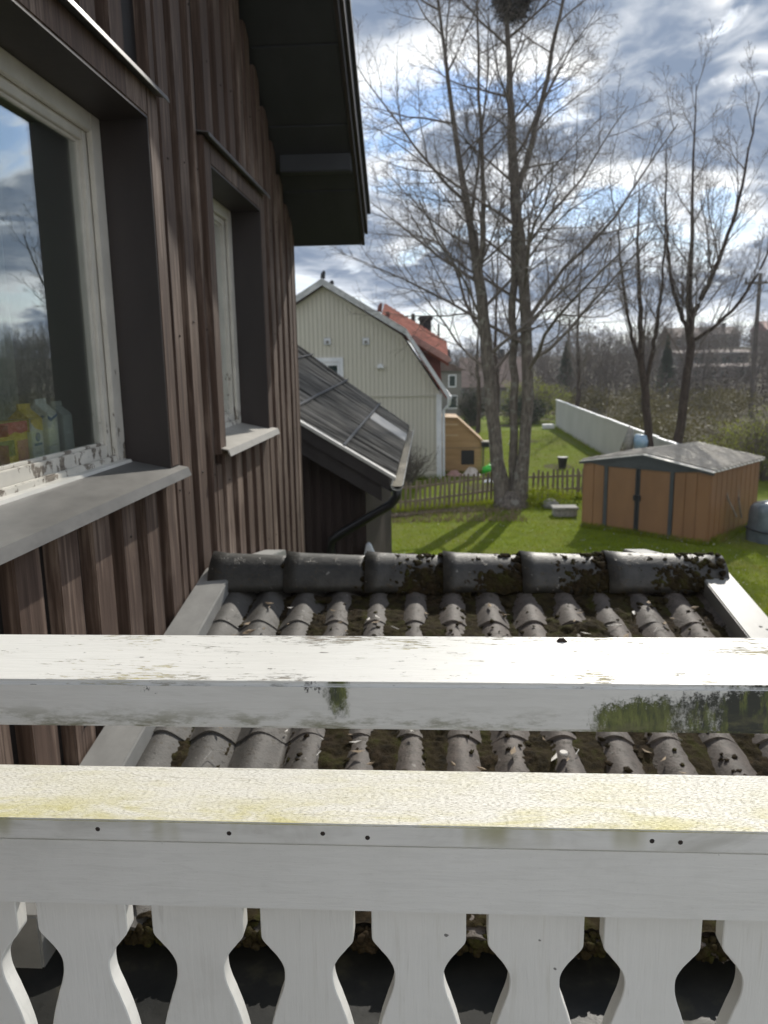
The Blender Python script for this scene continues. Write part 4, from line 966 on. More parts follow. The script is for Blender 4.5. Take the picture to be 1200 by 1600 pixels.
# picket fences
def picket_fence(p0, p1, n, hs, label, lean):
    d = Vector((p1[0]-p0[0], p1[1]-p0[1], 0)); L = d.length; d.normalize(); a = math.atan2(d.y, d.x)
    root = thing('picket_fence', ((p0[0]+p1[0])/2, (p0[1]+p1[1])/2, 0), label, 'fence', 'garden picket fences')
    w2 = .036; me = MB().prism([(-w2, 0), (w2, 0), (w2, .80), (.022, .86), (-.022, .86), (-w2, .80)], 'y', -.011, .011).mesh('picket', .004, 1); me.materials.append(MT['picket'])
    rp = random.Random(n)
    for i in range(n):
        u = (i+.5)/n; o = bpy.data.objects.new('picket', me); COL.objects.link(o); attach(o, root)
        q = Vector((p0[0], p0[1], 0))+d*L*u; o.location = (q.x+.03*math.sin(a), q.y-.03*math.cos(a), hs(u)); o.rotation_euler = (rp.uniform(-.03, .03), lean+rp.uniform(-.04, .04), a); o.scale = (1, 1, rp.uniform(.93, 1.05))
    for zz in (.22, .62):
        m_ = MB(); ns = 6
        for s_ in range(ns):
            A = Vector((p0[0], p0[1], hs(s_/ns)+zz))+d*L*(s_/ns); B = Vector((p0[0], p0[1], hs((s_+1)/ns)+zz))+d*L*((s_+1)/ns); nn = Vector((-d.y, d.x, 0))*.035
            m_.add([A, B, B+nn, A+nn, A+Vector((0,0,.06)), B+Vector((0,0,.06)), B+nn+Vector((0,0,.06)), A+nn+Vector((0,0,.06))], [(0,3,2,1),(4,5,6,7),(0,1,5,4),(1,2,6,5),(2,3,7,6),(3,0,4,7)])
        part('rail', m_, 'picket', root)
    for i in range(int(L/1.7)+1):
        u = min(1, i*1.7/L+.01); q = Vector((p0[0], p0[1], 0))+d*L*u; part('post', MB().box(q.x-.04, q.x+.04, q.y+.045, q.y+.125, -.1, hs(u)+.78), 'picket', root)
    return root
picket_fence((-2.6, 21.0), (2.05, 22.9), 33, lambda u: .04+.20*max(0, u-.45)*1.4, 'weathered brown picket fence left of the big tree, dipping to the left', .05)
picket_fence((2.95, 23.6), (5.3, 24.0), 15, lambda u: .06, 'weathered brown picket fence between the big tree and the ochre shed', 0)

# long white plank fence
WF = thing('white_fence', (7.7, 37, 0), 'tall off-white board fence running away behind the ochre shed', 'fence')
f0, f1 = Vector((7.55, 23.6, 0)), Vector((8.2, 50.4, 0)); dF = (f1-f0); LF = dF.length; dF.normalize(); aF = math.atan2(dF.y, dF.x)
n = 22; wP = LF/n
rw = random.Random(2)
for i in range(n):
    A = f0+dF*wP*i; M = Matrix.Translation(A) @ Matrix.Rotation(aF, 4, 'Z'); zt_ = 1.62+.14*(i/n)+rw.uniform(-.012, .012)
    part('panel', MB().box(.002, wP-.004, -.02+rw.uniform(-.004, .004), .02, .03, zt_, M), 'whitefence', WF)
    part('cap', MB().box(0, wP-.003, -.055, .055, zt_+.001, zt_+.05, M), 'trimwhite', WF)
    part('post', MB().box(-.045, .045, -.11, -.026, 0, zt_-.02, M), 'whitefence', WF)

# ochre metal garden shed
sa = math.atan2(17.556-19.72, 6.352-3.943)
SM = Matrix.Translation((3.943, 19.72, 0)) @ Matrix.Rotation(sa, 4, 'Z')        # local x along the front, local y into the shed
SWd, SDp, SH, SR = 3.24, 2.95, 1.72, 1.99
SD = thing('garden_shed', (5.9, 19.7, 0), 'ochre metal garden shed with dark door trims and ribbed gable roof', 'shed')
def SP_(name, mb, mat, parent=None, bevel=0): return part(name, mb, mat, parent or SD, bevel)
SP_('base', MB().box(-.03, SWd+.03, -.03, SDp+.03, 0, .06, SM), 'stone')
def ribbed(x0, x1, y0, y1, axis, zt_, name='wall_panel'):
    m_ = MB(); L = (x1-x0) if axis == 'x' else (y1-y0); k_ = max(1, round(L/.30)); st = L/k_
    for i in range(k_):
        if axis == 'x':
            m_.box(x0+st*i+.012, x0+st*(i+1)-.012, y0-.014, y0+.012, .061, zt_, SM); m_.box(x0+st*i-.012, x0+st*i+.012, y0, y0+.012, .061, zt_, SM)
        else:
            m_.box(x0-.012, x0+.014, y0+st*i+.012, y0+st*(i+1)-.012, .061, zt_, SM); m_.box(x0-.012, x0, y0+st*i-.012, y0+st*i+.012, .061, zt_, SM)
    return SP_(name, m_, 'shed')
ribbed(.02, .60, 0, 0, 'x', SH); ribbed(2.40, SWd-.02, 0, 0, 'x', SH); ribbed(SWd, SWd, .02, SDp-.02, 'y', SH)
SP_('wall_panel', MB().box(0, .02, .03, SDp, .061, SH, SM), 'shed'); SP_('wall_panel', MB().box(.03, SWd-.03, SDp-.02, SDp, .061, SH, SM), 'shed')
SP_('inner_lining', MB().box(.62, 2.38, .03, .05, .061, SH, SM), 'black')
for xa, xb in ((.70, 1.43), (1.56, 2.30)):
    d_ = SP_('door', MB().box(xa, xb, -.012, .010, .09, SH-.10, SM), 'shed'); 
    part('handle', MB().box(xb-.03 if xa < 1 else xa-.03, xb+.03 if xa < 1 else xa+.03, -.055, -.013, .84, .98, SM), 'black', d_, .01)
    part('door_edge', MB().box(xb+.001 if xa < 1 else xa-.056, xb+.056 if xa < 1 else xa-.001, -.02, .012, .09, SH-.10, SM), 'black', d_)
for xa in (.605, 2.305): SP_('door_trim', MB().box(xa, xa+.09, -.035, .012, .061, SH-.02, SM), 'shedtrim')
SP_('gable_panel', MB().prism([(-.02, SH-.10+.085), (.6, SH-.10), (2.4, SH-.10), (SWd+.02, SH-.015), (SWd/2, SR-.02)], 'y', -.040, -.016, SM), 'shedtrim')
SP_('gable_panel', MB().prism([(0, SH), (SWd, SH), (SWd/2, SR-.02)], 'y', SDp-.03, SDp-.001, SM), 'shed')
for s_ in (0, 1):
    m_ = MB(); rbm = MB(); k_ = 14; st = (SDp+.16)/k_
    for i in range(k_):
        y0 = -.08+st*i
        e0, e1 = ((SWd/2, SR), (SWd+.09, SH-.02)) if s_ else ((SWd/2, SR), (-.09, SH-.02))
        for yy0, yy1, lift, tgt in ((y0, y0+st*.72, .0, m_), (y0+st*.722, y0+st*.998, .05, rbm)):
            vs = [(e0[0], yy0, e0[1]+lift), (e1[0], yy0, e1[1]+lift), (e1[0], yy1, e1[1]+lift), (e0[0], yy1, e0[1]+lift)]
            vs += [(a_, b2, c-.018-lift) for a_, b2, c in vs]
            tgt.add([SM @ Vector(p_) for p_ in vs], [(0,1,2,3),(7,6,5,4),(0,4,5,1),(1,5,6,2),(2,6,7,3),(3,7,4,0)])
    rs_ = SP_('roof_slope', m_, 'shedroof'); SP_('roof_rib', rbm, 'shedrib', rs_)
    ex = (SWd+.09) if s_ else -.09
    SP_('verge_trim', MB().prism([(SWd/2, SR-.075), (ex, SH-.095), (ex, SH-.04), (SWd/2, SR-.02)], 'y', -.075, -.045, SM), 'shedtrim')
for xx in (0, SWd-.03): SP_('corner_trim', MB().box(xx, xx+.03, -.018, .02, .061, SH-.02, SM), 'shed')

# tarp covered barrel and sticks on the right
tb = thing('covered_barrel', (7.75, 17.9, 0), 'blue-grey plastic covered barrel right of the ochre shed', 'barrel')
V = []; F = []; n = 20; rb2 = random.Random(8)
lv = [(.0, .47), (.2, .50), (.5, .50), (.75, .52), (.88, .50), (.95, .42), (.99, .25), (1.0, .0)]
for z_, r_ in lv:
    for k_ in range(n):
        a = 6.283*k_/n; q = r_*(1+.10*math.sin(3*a+z_*2)+.05*math.sin(7*a)*(z_ < .9))
        V.append((7.95+q*math.cos(a), 17.95+q*.9*math.sin(a), z_*.95+.02*math.sin(2*a)*(z_ > .5)))
for j in range(len(lv)-1):
    for k_ in range(n): F.append((j*n+k_, j*n+(k_+1) % n, (j+1)*n+(k_+1) % n, (j+1)*n+k_))
part('cover', MB().add(V, F), 'tarp', tb, smooth=True)
part('band', MB().tube([(7.95+.56*math.cos(6.283*i/16), 17.95+.52*math.sin(6.283*i/16), .30+.02*math.sin(i)) for i in range(17)], .02, 6), 'black', tb)
for p0, p1, lb in (((7.20, 18.1, .55), (6.95, 18.35, 1.35), 'crooked grey stick leaning from the barrel to the shed wall'), ((7.55, 18.7, .4), (7.48, 18.85, 1.5), 'straight thin stick upright against the shed wall behind the barrel')):
    tag(part('garden_stick', MB().tube([p0, ((p0[0]+p1[0])/2-.05, (p0[1]+p1[1])/2, (p0[2]+p1[2])/2), p1], [.022, .02, .014], 6), 'stick'), lb, 'stick')
# slabs by the left corner of the shed
stp = thing('stone_slab', (3.7, 21.2, 0), 'pale stone slab on a dark block left of the ochre shed', 'slab')
part('block', MB().box(3.42, 4.05, 20.9, 21.3, 0, .20), 'stone', stp, .02); part('top', MB().box(3.38, 4.08, 20.85, 21.35, .201, .27), 'stone', stp, .015)
tag(part('garden_stone', MB().tube([(3.55, 22.3, 0), (3.57, 22.3, .12), (3.6, 22.3, .22), (3.62, 22.3, .26)], [.24, .26, .18, .05], 9), 'stone', smooth=True), 'pale rounded stone at the foot of the fence behind the slab', 'stone')
# pots and buckets on the far lawn
for (xx, yy, r_, lb) in ((5.35, 31.0, .17, 'black plant pot on the lawn above the right picket fence'), (3.95, 36.5, .15, 'black plant pot just right of the big tree trunks')):
    p_ = thing('plant_pot', (xx, yy, 0), lb, 'pot', 'black pots on the far lawn')
    part('pot', MB().tube([(xx, yy, .0), (xx, yy, .38)], [r_*.85, r_*1.15], 14), 'black', p_); part('rim', MB().tube([(xx, yy, .381), (xx, yy, .43)], [r_*1.28, r_*1.28], 14), 'black', p_)
tag(part('plant_pot', MB().tube([(4.15, 38.2, 0), (4.15, 38.2, .3), (4.15, 38.2, .42)], [.1, .17, .2], 12), 'cloth'), 'pale pot on the far lawn right of the big tree', 'pot')
# green toy, cloths
ty = thing('green_toy', (2.3, 29.3, 0), 'bright green plastic toy on the grass left of the big tree', 'toy')
part('body', MB().tube([(2.05, 29.3, .03), (2.12, 29.3, .16), (2.3, 29.3, .24), (2.48, 29.3, .16), (2.52, 29.3, .03)], [.05, .13, .15, .12, .04], 10), 'green_toy', ty, smooth=True)
part('handle', MB().tube([(2.4, 29.25, .2), (2.5, 29.25, .42), (2.42, 29.25, .5), (2.3, 29.25, .42)], .035, 7), 'green_toy', ty, smooth=True)
def heap(name, cx, cy, rx, ry, h, mat, label, cat, seed):
    r = random.Random(seed); V = [(cx+r.uniform(-.1, .1), cy, h)]; F = []; n = 14
    for j, (q, hz) in enumerate(((.35, .72), (.7, .35), (1.0, .02))):
        for k_ in range(n):
            a = 6.283*k_/n; s_ = q*r.uniform(.75, 1.15); V.append((cx+rx*s_*math.cos(a), cy+ry*s_*math.sin(a), max(.012, h*hz*r.uniform(.5, 1.3))))
    for k_ in range(n): F.append((0, 1+k_, 1+(k_+1) % n))
    for j in range(2):
        for k_ in range(n): F.append((1+j*n+k_, 1+(j+1)*n+k_, 1+(j+1)*n+(k_+1) % n, 1+j*n+(k_+1) % n))
    return tag(part(name, MB().add(V, F), mat), label, cat)
heap('cloth', 1.62, 29.0, .42, .3, .34, 'cloth', 'pale crumpled cloth on the grass in front of the lean-to', 'cloth', 1)
heap('cloth', .98, 29.0, .34, .3, .22, 'pinktrim', 'dusty pink crumpled cloth beside the pale one at the lean-to', 'cloth', 2)
heap('cloth', 2.15, 27.3, .3, .25, .14, 'trimwhite', 'white cloth on the grass left of the big tree, above the fence', 'cloth', 3)
# leaning things at the white fence
wb = thing('plastic_tub', (6.9, 25.5, 0), 'pale blue tub with grey sack leaning at the white fence behind the shed', 'tub')
part('tub', MB().tube([(6.95, 25.6, 1.35), (6.95, 25.6, 1.62), (6.97, 25.6, 1.80)], [.22, .26, .2], 12), 'blueplastic', wb, smooth=True)
part('sack', MB().tube([(6.55, 25.7, 1.3), (6.57, 25.7, 1.6), (6.62, 25.7, 1.95), (6.66, 25.7, 2.02)], [.16, .17, .1, .05], 9), 'stone', wb, smooth=True)
part('stand', MB().box(6.4, 7.2, 25.4, 25.95, 0, 1.3), 'picket', wb)
part('broom_stick', MB().tube([(6.0, 25.9, .2), (6.75, 26.2, 2.15)], .018, 6), 'stick', wb)
tag(part('white_board', MB().box(7.2, 7.9, 49.0, 49.5, .05, .30), 'trimwhite'), 'low white board at the far end of the white fence', 'board')

# ================================================================== TREES
def frames(D):
    up = np.where(np.abs(D[:, 2:3]) > .9, np.array([[1., .1, 0]]), np.array([[0., .1, 1.]])); A = np.cross(D, up); A /= np.linalg.norm(A, axis=1)[:, None]; return A, np.cross(D, A)
class Tubes:
    def __init__(s): s.d = {}
    def add(s, P, Rr, sides): s.d.setdefault((len(P), sides), []).append((P, Rr))
    def mesh(s, name):
        Vs = []; Fs = []; off = 0
        for (n, k), L in s.d.items():
            P = np.array([a for a, _ in L]); Rr = np.array([b2 for _, b2 in L]); m_ = len(L)
            T = np.empty_like(P); T[:, 1:-1] = P[:, 2:]-P[:, :-2]; T[:, 0] = P[:, 1]-P[:, 0]; T[:, -1] = P[:, -1]-P[:, -2]; T /= np.linalg.norm(T, axis=2)[..., None]+1e-9
            A, B = frames(T.reshape(-1, 3)); A = A.reshape(m_, n, 3); B = B.reshape(m_, n, 3)
            q = np.arange(k)*2*np.pi/k
            V = P[:, :, None]+Rr[:, :, None, None]*(A[:, :, None]*np.cos(q)[None, None, :, None]+B[:, :, None]*np.sin(q)[None, None, :, None])
            Vs.append(V.reshape(-1, 3)); base = off+(np.arange(m_)*n*k)[:, None, None]; i = np.arange(n-1)[None, :, None]*k; j = np.arange(k)[None, None, :]; j2 = (j+1) % k
            Fs.append(np.stack([base+i+j, base+i+j2, base+i+k+j2, base+i+k+j], -1).reshape(-1, 4)); off += m_*n*k
        return npmesh(name, np.concatenate(Vs), np.concatenate(Fs))
def unit(v): return v/(np.linalg.norm(v)+1e-9)
def grow(T, rng, p, d, L, r, lvl, spec, out):
    n = spec['seg'][lvl]; P = [p]; dd = d
    for i in range(n):
        dd = unit(dd+rng.normal(size=3)*spec['wob'][lvl]+np.array([0, 0, spec['trop'][lvl]])); P.append(P[-1]+dd*L/n)
    P = np.array(P); u = np.linspace(0, 1, n+1); Rr = r*(1-u*(1-spec['tip'][lvl])); Rr = np.maximum(Rr, spec['rmin'])
    (T[0] if lvl == 0 else T[1]).add(P, Rr, spec['sides'][lvl])
    branch(T, rng, P, Rr, L, lvl, spec, out)
def branch(T, rng, P, Rr, L, lvl, spec, out, t0=None, count=None, lens=None):
    if lvl+1 >= len(spec['seg']): return
    n = len(P)-1; c = count or max(2, int(round(spec['kids'][lvl]*min(1.25, max(.3, L/(1, 2.6, 1.15, .5, .3)[lvl]))))); t0 = spec['start'][lvl] if t0 is None else t0
    az = rng.uniform(0, 6.28)
    for k in range(c):
        u = t0+(1-t0)*(k+rng.uniform(.1, .9))/c; f = u*n; i = min(int(f), n-1); q = P[i]+(P[i+1]-P[i])*(f-i); dpar = unit(P[i+1]-P[i])
        az += 2.4+rng.normal()*.5; A, B = frames(dpar[None]); side = A[0]*math.cos(az)+B[0]*math.sin(az)
        th = spec['ang'][lvl]*rng.uniform(.75, 1.25); d = unit(dpar*math.cos(th)+side*math.sin(th))
        ln = (lens(u) if lens else L*spec['rat'][lvl]*(1.15-.6*u))*rng.uniform(.7, 1.25)
        rad = max(spec['rmin'], min((Rr[i]*.55), spec['rr'][lvl]*ln))
        grow(T, rng, q, d, ln, rad, lvl+1, spec, out)
def tree(name, base, stems, spec, label, cat_group, bark, seed, twig='twig', crown_start=.3):
    """stems: list of (control points, radii, kids, start, limb length)"""
    rng = np.random.default_rng(seed); root = thing(name, base, label, 'tree', cat_group); T = (Tubes(), Tubes())
    for ctl, rad, kids, st, ll in stems:
        ctl = np.array(ctl, float); m_ = len(ctl); N = 22; t = np.linspace(0, m_-1, N+1); P = np.empty((N+1, 3)); Rr = np.interp(t, np.arange(m_), rad)
        for i, tt in enumerate(t):
            a = min(int(tt), m_-2); u = tt-a; p0, p1, p2, p3 = ctl[max(a-1, 0)], ctl[a], ctl[a+1], ctl[min(a+2, m_-1)]
            P[i] = .5*((2*p1)+(-p0+p2)*u+(2*p0-5*p1+4*p2-p3)*u*u+(-p0+3*p1-3*p2+p3)*u**3)
        P[1:] += rng.normal(size=(N, 3))*.018
        T[0].add(P, Rr, 12)
        branch(T, rng, P, Rr, 1, 0, spec, None, st, kids, ll)
    link('trunk', T[0].mesh('trunk'), bark, root, None, True); link('crown', T[1].mesh('crown'), twig, root)
    return root
SPEC = dict(seg=(6, 7, 5, 4, 3), wob=(.05, .09, .11, .14, .16), trop=(.05, .055, .05, .05, .03), tip=(.3, .18, .25, .4, .6), sides=(8, 6, 5, 3, 3), kids=(0, 9, 6, 5, 0), start=(.3, .16, .18, .15, 0), ang=(.95, .72, .75, .78, .7), rat=(.4, .46, .46, .46, .4), rr=(.0105, .0105, .0105, .010, .01), rmin=.0036)
YT = 22.5
def stem(pts): return [(a, YT+b2, c) for a, b2, c in pts]
bigstems = [
    (stem([(2.25, 0, -.1), (2.02, .02, 1.2), (1.78, .05, 3.4), (1.62, .1, 5.0), (1.40, .1, 6.6), (1.15, .2, 8.2), (.75, .3, 10.5), (.25, .4, 14.0), (0, .4, 16.5)]), [.34, .20, .185, .17, .15, .105, .07, .035, .010], 25, .26, lambda u: 6.0*(1.2-.85*u)),
    (stem([(1.42, .1, 6.4), (1.52, -.1, 7.6), (1.50, -.15, 9.2), (1.35, -.2, 12), (1.3, -.3, 15)]), [.10, .08, .06, .035, .010], 12, .1, lambda u: 3.0*(1.1-.7*u)),
    (stem([(2.46, .1, -.1), (2.48, .12, 1.5), (2.46, .15, 3.6), (2.38, .2, 6.0), (2.42, .1, 8.2), (2.25, 0, 9.5)]), [.2, .125, .115, .11, .10, .07], 9, .45, lambda u: 3.0*(1.1-.5*u)),
    (stem([(2.62, -.05, -.1), (2.72, -.05, 1.4), (2.82, -.05, 3.4), (2.70, 0, 5.8), (2.52, 0, 7.6), (2.33, 0, 9.6), (2.2, 0, 11.6), (2.1, .1, 14), (2.0, .1, 17.5)]), [.32, .18, .165, .16, .165, .13, .085, .05, .010], 30, .26, lambda u: 5.8*(1.2-.85*u)),
    (stem([(2.45, 0, 8.8), (2.85, -.1, 10.2), (3.35, -.2, 12.5), (3.8, -.2, 15.5)]), [.09, .075, .05, .012], 13, .1, lambda u: 2.8*(1.1-.7*u)),
]
BT = tree('maple_tree', (2.45, YT, 0), bigstems, SPEC, 'tall bare tree with three trunks in front of the picket fence', None, 'bark', 21)
# root flare
part('root_flare', MB().tube([(2.42, YT, -.05), (2.43, YT, .15), (2.44, YT, .5)], [.62, .46, .28], 14), 'bark', BT, smooth=True)
SPEC2 = dict(SPEC); SPEC2.update(kids=(0, 9, 7, 5, 0), trop=(.05, .09, .08, .06, .03), ang=(.6, .55, .62, .7, .7), rmin=.0040)
YB = 25.5
tree('bare_tree', (7.15, YB, 0), [
    ([(7.30, YB, -.1), (7.20, YB, 1.5), (6.98, YB, 3.2), (6.80, YB, 4.2), (6.72, YB, 5.6), (6.55, YB, 7.4), (6.5, YB, 9.6)], [.17, .135, .125, .11, .075, .05, .01], 15, .42, lambda u: 2.7*(1.15-.7*u)),
    ([(6.95, YB, 3.3), (7.15, YB-.1, 4.6), (7.28, YB-.1, 6.2), (7.35, YB, 8.8)], [.08, .065, .05, .01], 11, .2, lambda u: 2.1*(1.1-.6*u)),
    ([(6.82, YB, 4.0), (6.45, YB+.2, 5.2), (6.1, YB+.3, 7.2), (5.95, YB+.3, 9)], [.065, .055, .04, .01], 9, .2, lambda u: 2.0*(1.1-.6*u))],
    SPEC2, 'thin bare tree behind the left half of the shed, forking low', None, 'bark2', 31)
tree('bare_tree', (8.15, YB+.2, 0), [
    ([(8.02, YB, -.1), (8.10, YB, 1.5), (8.22, YB, 3.0), (8.30, YB, 4.6), (8.22, YB, 5.9), (8.15, YB, 8.2), (8.05, YB, 12.3)], [.18, .15, .135, .125, .10, .055, .01], 19, .40, lambda u: 3.5*(1.15-.75*u)),
    ([(8.26, YB, 5.4), (8.85, YB-.1, 6.8), (9.45, YB-.1, 8.8), (9.9, YB, 12.0)], [.09, .07, .05, .01], 13, .15, lambda u: 2.6*(1.1-.6*u)),
    ([(8.24, YB, 5.0), (7.7, YB+.1, 6.4), (7.45, YB+.2, 8.2), (7.3, YB+.2, 10.8)], [.07, .055, .045, .01], 10, .2, lambda u: 2.2*(1.1-.6*u)),
    ([(8.3, YB, 4.7), (9.2, YB-.2, 5.4), (10.1, YB-.2, 6.6), (10.8, YB-.2, 8.6)], [.065, .055, .04, .01], 10, .2, lambda u: 2.2*(1.1-.6*u))],
    SPEC2, 'thin bare tree behind the shed ridge, spreading to the right edge', None, 'bark2', 32)
tree('bare_tree', (13.2, 24.0, 0), [
    ([(13.2, 24, -.1), (13.25, 24, 2.5), (13.1, 24, 5.5), (13.0, 24, 9), (12.9, 24, 14)], [.24, .18, .15, .10, .01], 24, .25, lambda u: 3.6*(1.15-.75*u))],
    SPEC2, 'bare tree at the right edge of the garden, mirrored in the large window', None, 'bark2', 33)
# young trees behind the lawn
for i, (bx_, by_, hh, lb) in enumerate(((3.5, 41.0, 10.5, 'slender bare tree right behind the big tree trunks'), (9.4, 50.0, 11.5, 'slender bare tree beyond the far end of the white fence'), (2.95, 47.0, 8.0, 'small dark bare tree on the far lawn seen between the trunks'), (14.0, 52.0, 9.0, 'bare tree in the scrub beyond the white fence'))):
    SP3 = dict(SPEC2); SP3.update(kids=(0, 6, 5, 3, 0), rmin=.009)
    tree('young_tree', (bx_, by_, 0), [([(bx_, by_, -.1), (bx_+.1, by_, hh*.25), (bx_-.05, by_, hh*.55), (bx_+.1, by_, hh)], [.16, .13, .08, .01], 20, .25, lambda u, hh=hh: hh*.30*(1.15-.75*u))], SP3, lb, 'young trees behind the lawn', 'bark2', 40+i)
# nest high in the big tree
ns = MB(); rn = random.Random(3)
for i in range(900):
    v_ = Vector((rn.gauss(0, 1), rn.gauss(0, 1), rn.gauss(0, 1))).normalized(); c_ = Vector((2.24, YT-.1, C0+9.35))+Vector((v_.x*.52, v_.y*.52, v_.z*.62))*rn.uniform(.55, 1)
    d_ = Vector((rn.gauss(0, 1), rn.gauss(0, 1), rn.gauss(0, .6))).normalized()*rn.uniform(.12, .26); ns.tube([c_-d_, c_+d_], .010, 3, False)
tag(part('bird_nest', ns, 'nest'), 'large dark stick nest high in the three-trunked tree', 'nest')

# ------------------------------------------------------------------ shrubs
def leaf_cloud(n, center, rad, size, rng, shell=.35):
    v = rng.normal(size=(n, 3)); v /= np.linalg.norm(v, axis=1)[:, None]; r = (shell+(1-shell)*rng.uniform(0, 1, n)**.6)
    lump = 1+.25*np.sin(v[:, 0]*5+1)*np.cos(v[:, 1]*6)+.18*np.sin(v[:, 2]*9+v[:, 0]*7)
    P = np.array(center)+v*np.array(rad)*(r*lump)[:, None]; P[:, 2] = np.maximum(P[:, 2], .02)
    a = rng.normal(size=(n, 3)); a /= np.linalg.norm(a, axis=1)[:, None]; b2 = np.cross(a, rng.normal(size=(n, 3))); b2 /= np.linalg.norm(b2, axis=1)[:, None]; s = (rng.uniform(.5, 1.3, n)*size)[:, None]
    V = np.stack([P-a*s, P+b2*s*.5, P+a*s, P-b2*s*.5], 1).reshape(-1, 3); return V, np.arange(4*n).reshape(-1, 4)
def shrub(name, base, rad, n, size, leaf, label, seed, twigs=60, group=None):
    rng = np.random.default_rng(seed); root = thing(name, base, label, 'shrub', group)
    T = (Tubes(), Tubes()); sp = dict(SPEC2); sp.update(seg=(4, 4, 3), kids=(5, 4, 0), sides=(4, 3, 3), rmin=.007, wob=(.12, .15, .16), start=(.25, .2, 0), ang=(.6, .7, .7), rat=(.5, .5, .5), rr=(.01, .01, .01), tip=(.3, .3, .5))
    for i in range(twigs):
        a = rng.uniform(0, 6.28); q = rng.uniform(0, .9); d = unit(np.array([math.cos(a)*q*rad[0]/rad[2], math.sin(a)*q*rad[1]/rad[2], 1.0])); grow(T, rng, np.array(base, float)+np.array([math.cos(a), math.sin(a), 0])*.25*q*rad[0], d, rad[2]*2*rng.uniform(.6, 1.0), .022, 0, sp, None)
    T[0].d.update({}) ; link('stem', T[0].mesh('stem'), 'twig', root); link('twigs', T[1].mesh('twigs'), 'twig', root)
    V, F = leaf_cloud(n, (base[0], base[1], base[2]+rad[2]), rad, size, rng); link('leaves', npmesh('leaves', V, F), leaf, root); return root
shrub('budding_shrub', (11.6, 27.5, 0), (1.9, 1.6, 1.15), 7000, .035, 'budleaf', 'round yellow-green budding shrub behind the right end of the shed', 51)
shrub('budding_shrub', (7.4, 56.0, 0), (2.6, 1.6, 1.55), 7000, .055, 'budleaf', 'yellow-green shrub at the far end of the white fence', 52)
shrub('evergreen_shrub', (6.6, 53.5, 0), (1.7, 1.3, .95), 5000, .06, 'darkleaf', 'low dark evergreen shrub left of the white fence end', 53)
shrub('evergreen_shrub', (2.9, 52.0, 0), (.9, .9, 1.25), 4500, .06, 'darkleaf', 'dark evergreen bush above the lean-to roof', 54)
shrub('dead_shrub', (-.9, 26.2, 0), (.7, .6, .75), 350, .02, 'drygrass', 'bare brown shrub against the greige house wall', 55, 50)
shrub('low_weeds', (3.3, 22.6, 0), (1.1, .5, .28), 3500, .03, 'grassblade', 'low green weeds at the foot of the big tree on its right', 56, 10)
# scrub beyond the white fence: one mass
rng = np.random.default_rng(77); Vs = []; Fs = []; off = 0
for i in range(70):
    yy = rng.uniform(26, 75); r_ = rng.uniform(.8, 1.7); xx = rng.uniform(8.4+r_*1.7, 13+yy*.42)
    V, F = leaf_cloud(700, (xx, yy, r_*.75), (r_*1.3, r_*1.2, r_*.8), .045+.0009*yy, rng, .2); Vs.append(V); Fs.append(F+off); off += len(V)
g = link('scrub', npmesh('scrub', np.concatenate(Vs), np.concatenate(Fs)), 'drygrass', None, 'stuff'); tag(g, 'olive-brown brushy scrub beyond the white fence', 'scrub')

# bare thicket covering the far hill: one mass that nobody could count
def small_tree(seed, h, kids):
    rng = np.random.default_rng(seed); T = (Tubes(), Tubes()); sp = dict(SPEC2); sp.update(seg=(5, 4, 3, 3), kids=(kids, 6, 4, 0), sides=(5, 3, 3, 3), rmin=.014, wob=(.05, .12, .15, .16), start=(.2, .2, .2, 0), ang=(.6, .6, .65, .7), rat=(.38, .45, .45, .5), rr=(.012, .012, .012, .01), tip=(.15, .3, .4, .5), trop=(.04, .07, .05, .03))
    grow(T, rng, np.zeros(3), np.array([rng.normal()*.06, rng.normal()*.06, 1.0]), h, h*.014, 0, sp, None)
    out = []
    for t_ in T:
        me = t_.mesh('x'); V = np.empty(len(me.vertices)*3, np.float32); me.vertices.foreach_get('co', V); F = np.empty(len(me.loops), np.int32); me.loops.foreach_get('vertex_index', F); out.append((V.reshape(-1, 3).copy(), F.reshape(-1, 4).copy())); bpy.data.meshes.remove(me)
    return np.concatenate([out[0][0], out[1][0]]), np.concatenate([out[0][1], out[1][1]+len(out[0][0])])
kinds = [small_tree(100+i, 6.0, 13) for i in range(5)]
Vs = []; Fs = []; off = 0; rng = np.random.default_rng(5)
spots = []
for i in range(430):
    yy = 55+110*rng.uniform(0, 1)**.8; xx = rng.uniform(-.02*yy+1, .62*yy)
    if yy < 80 and xx < .12*yy+1.5: continue
    spots.append((xx, yy, rng.uniform(.6, 1.05)))
for xx, yy, s_ in spots:
    V, F = kinds[rng.integers(5)]; a = rng.uniform(0, 6.28); c, s2 = math.cos(a), math.sin(a)
    Q = V @ np.array([[c, s2, 0], [-s2, c, 0], [0, 0, 1]])*s_+np.array([xx, yy, hill_h(xx, yy)-.05]); Vs.append(Q); Fs.append(F+off); off += len(V)
g = link('thicket', npmesh('thicket', np.concatenate(Vs), np.concatenate(Fs)), 'twig_far', None, 'stuff'); tag(g, 'brown bare thicket covering the far hillside', 'thicket')
Vs = []; Fs = []; off = 0
for i in range(150):
    yy = rng.uniform(62, 165); xx = rng.uniform(.06*yy, .62*yy); r_ = rng.uniform(1.2, 2.6); z_ = hill_h(xx, yy)
    V, F = leaf_cloud(260, (0, 0, r_*.8), (r_*1.4, r_*1.2, r_*.9), .16, rng, .1); Vs.append(V+np.array([xx, yy, z_])); Fs.append(F+off); off += len(V)
g = link('underbrush', npmesh('underbrush', np.concatenate(Vs), np.concatenate(Fs)), 'twig_far', None, 'stuff'); tag(g, 'brown underbrush on the far hillside below the houses', 'underbrush')
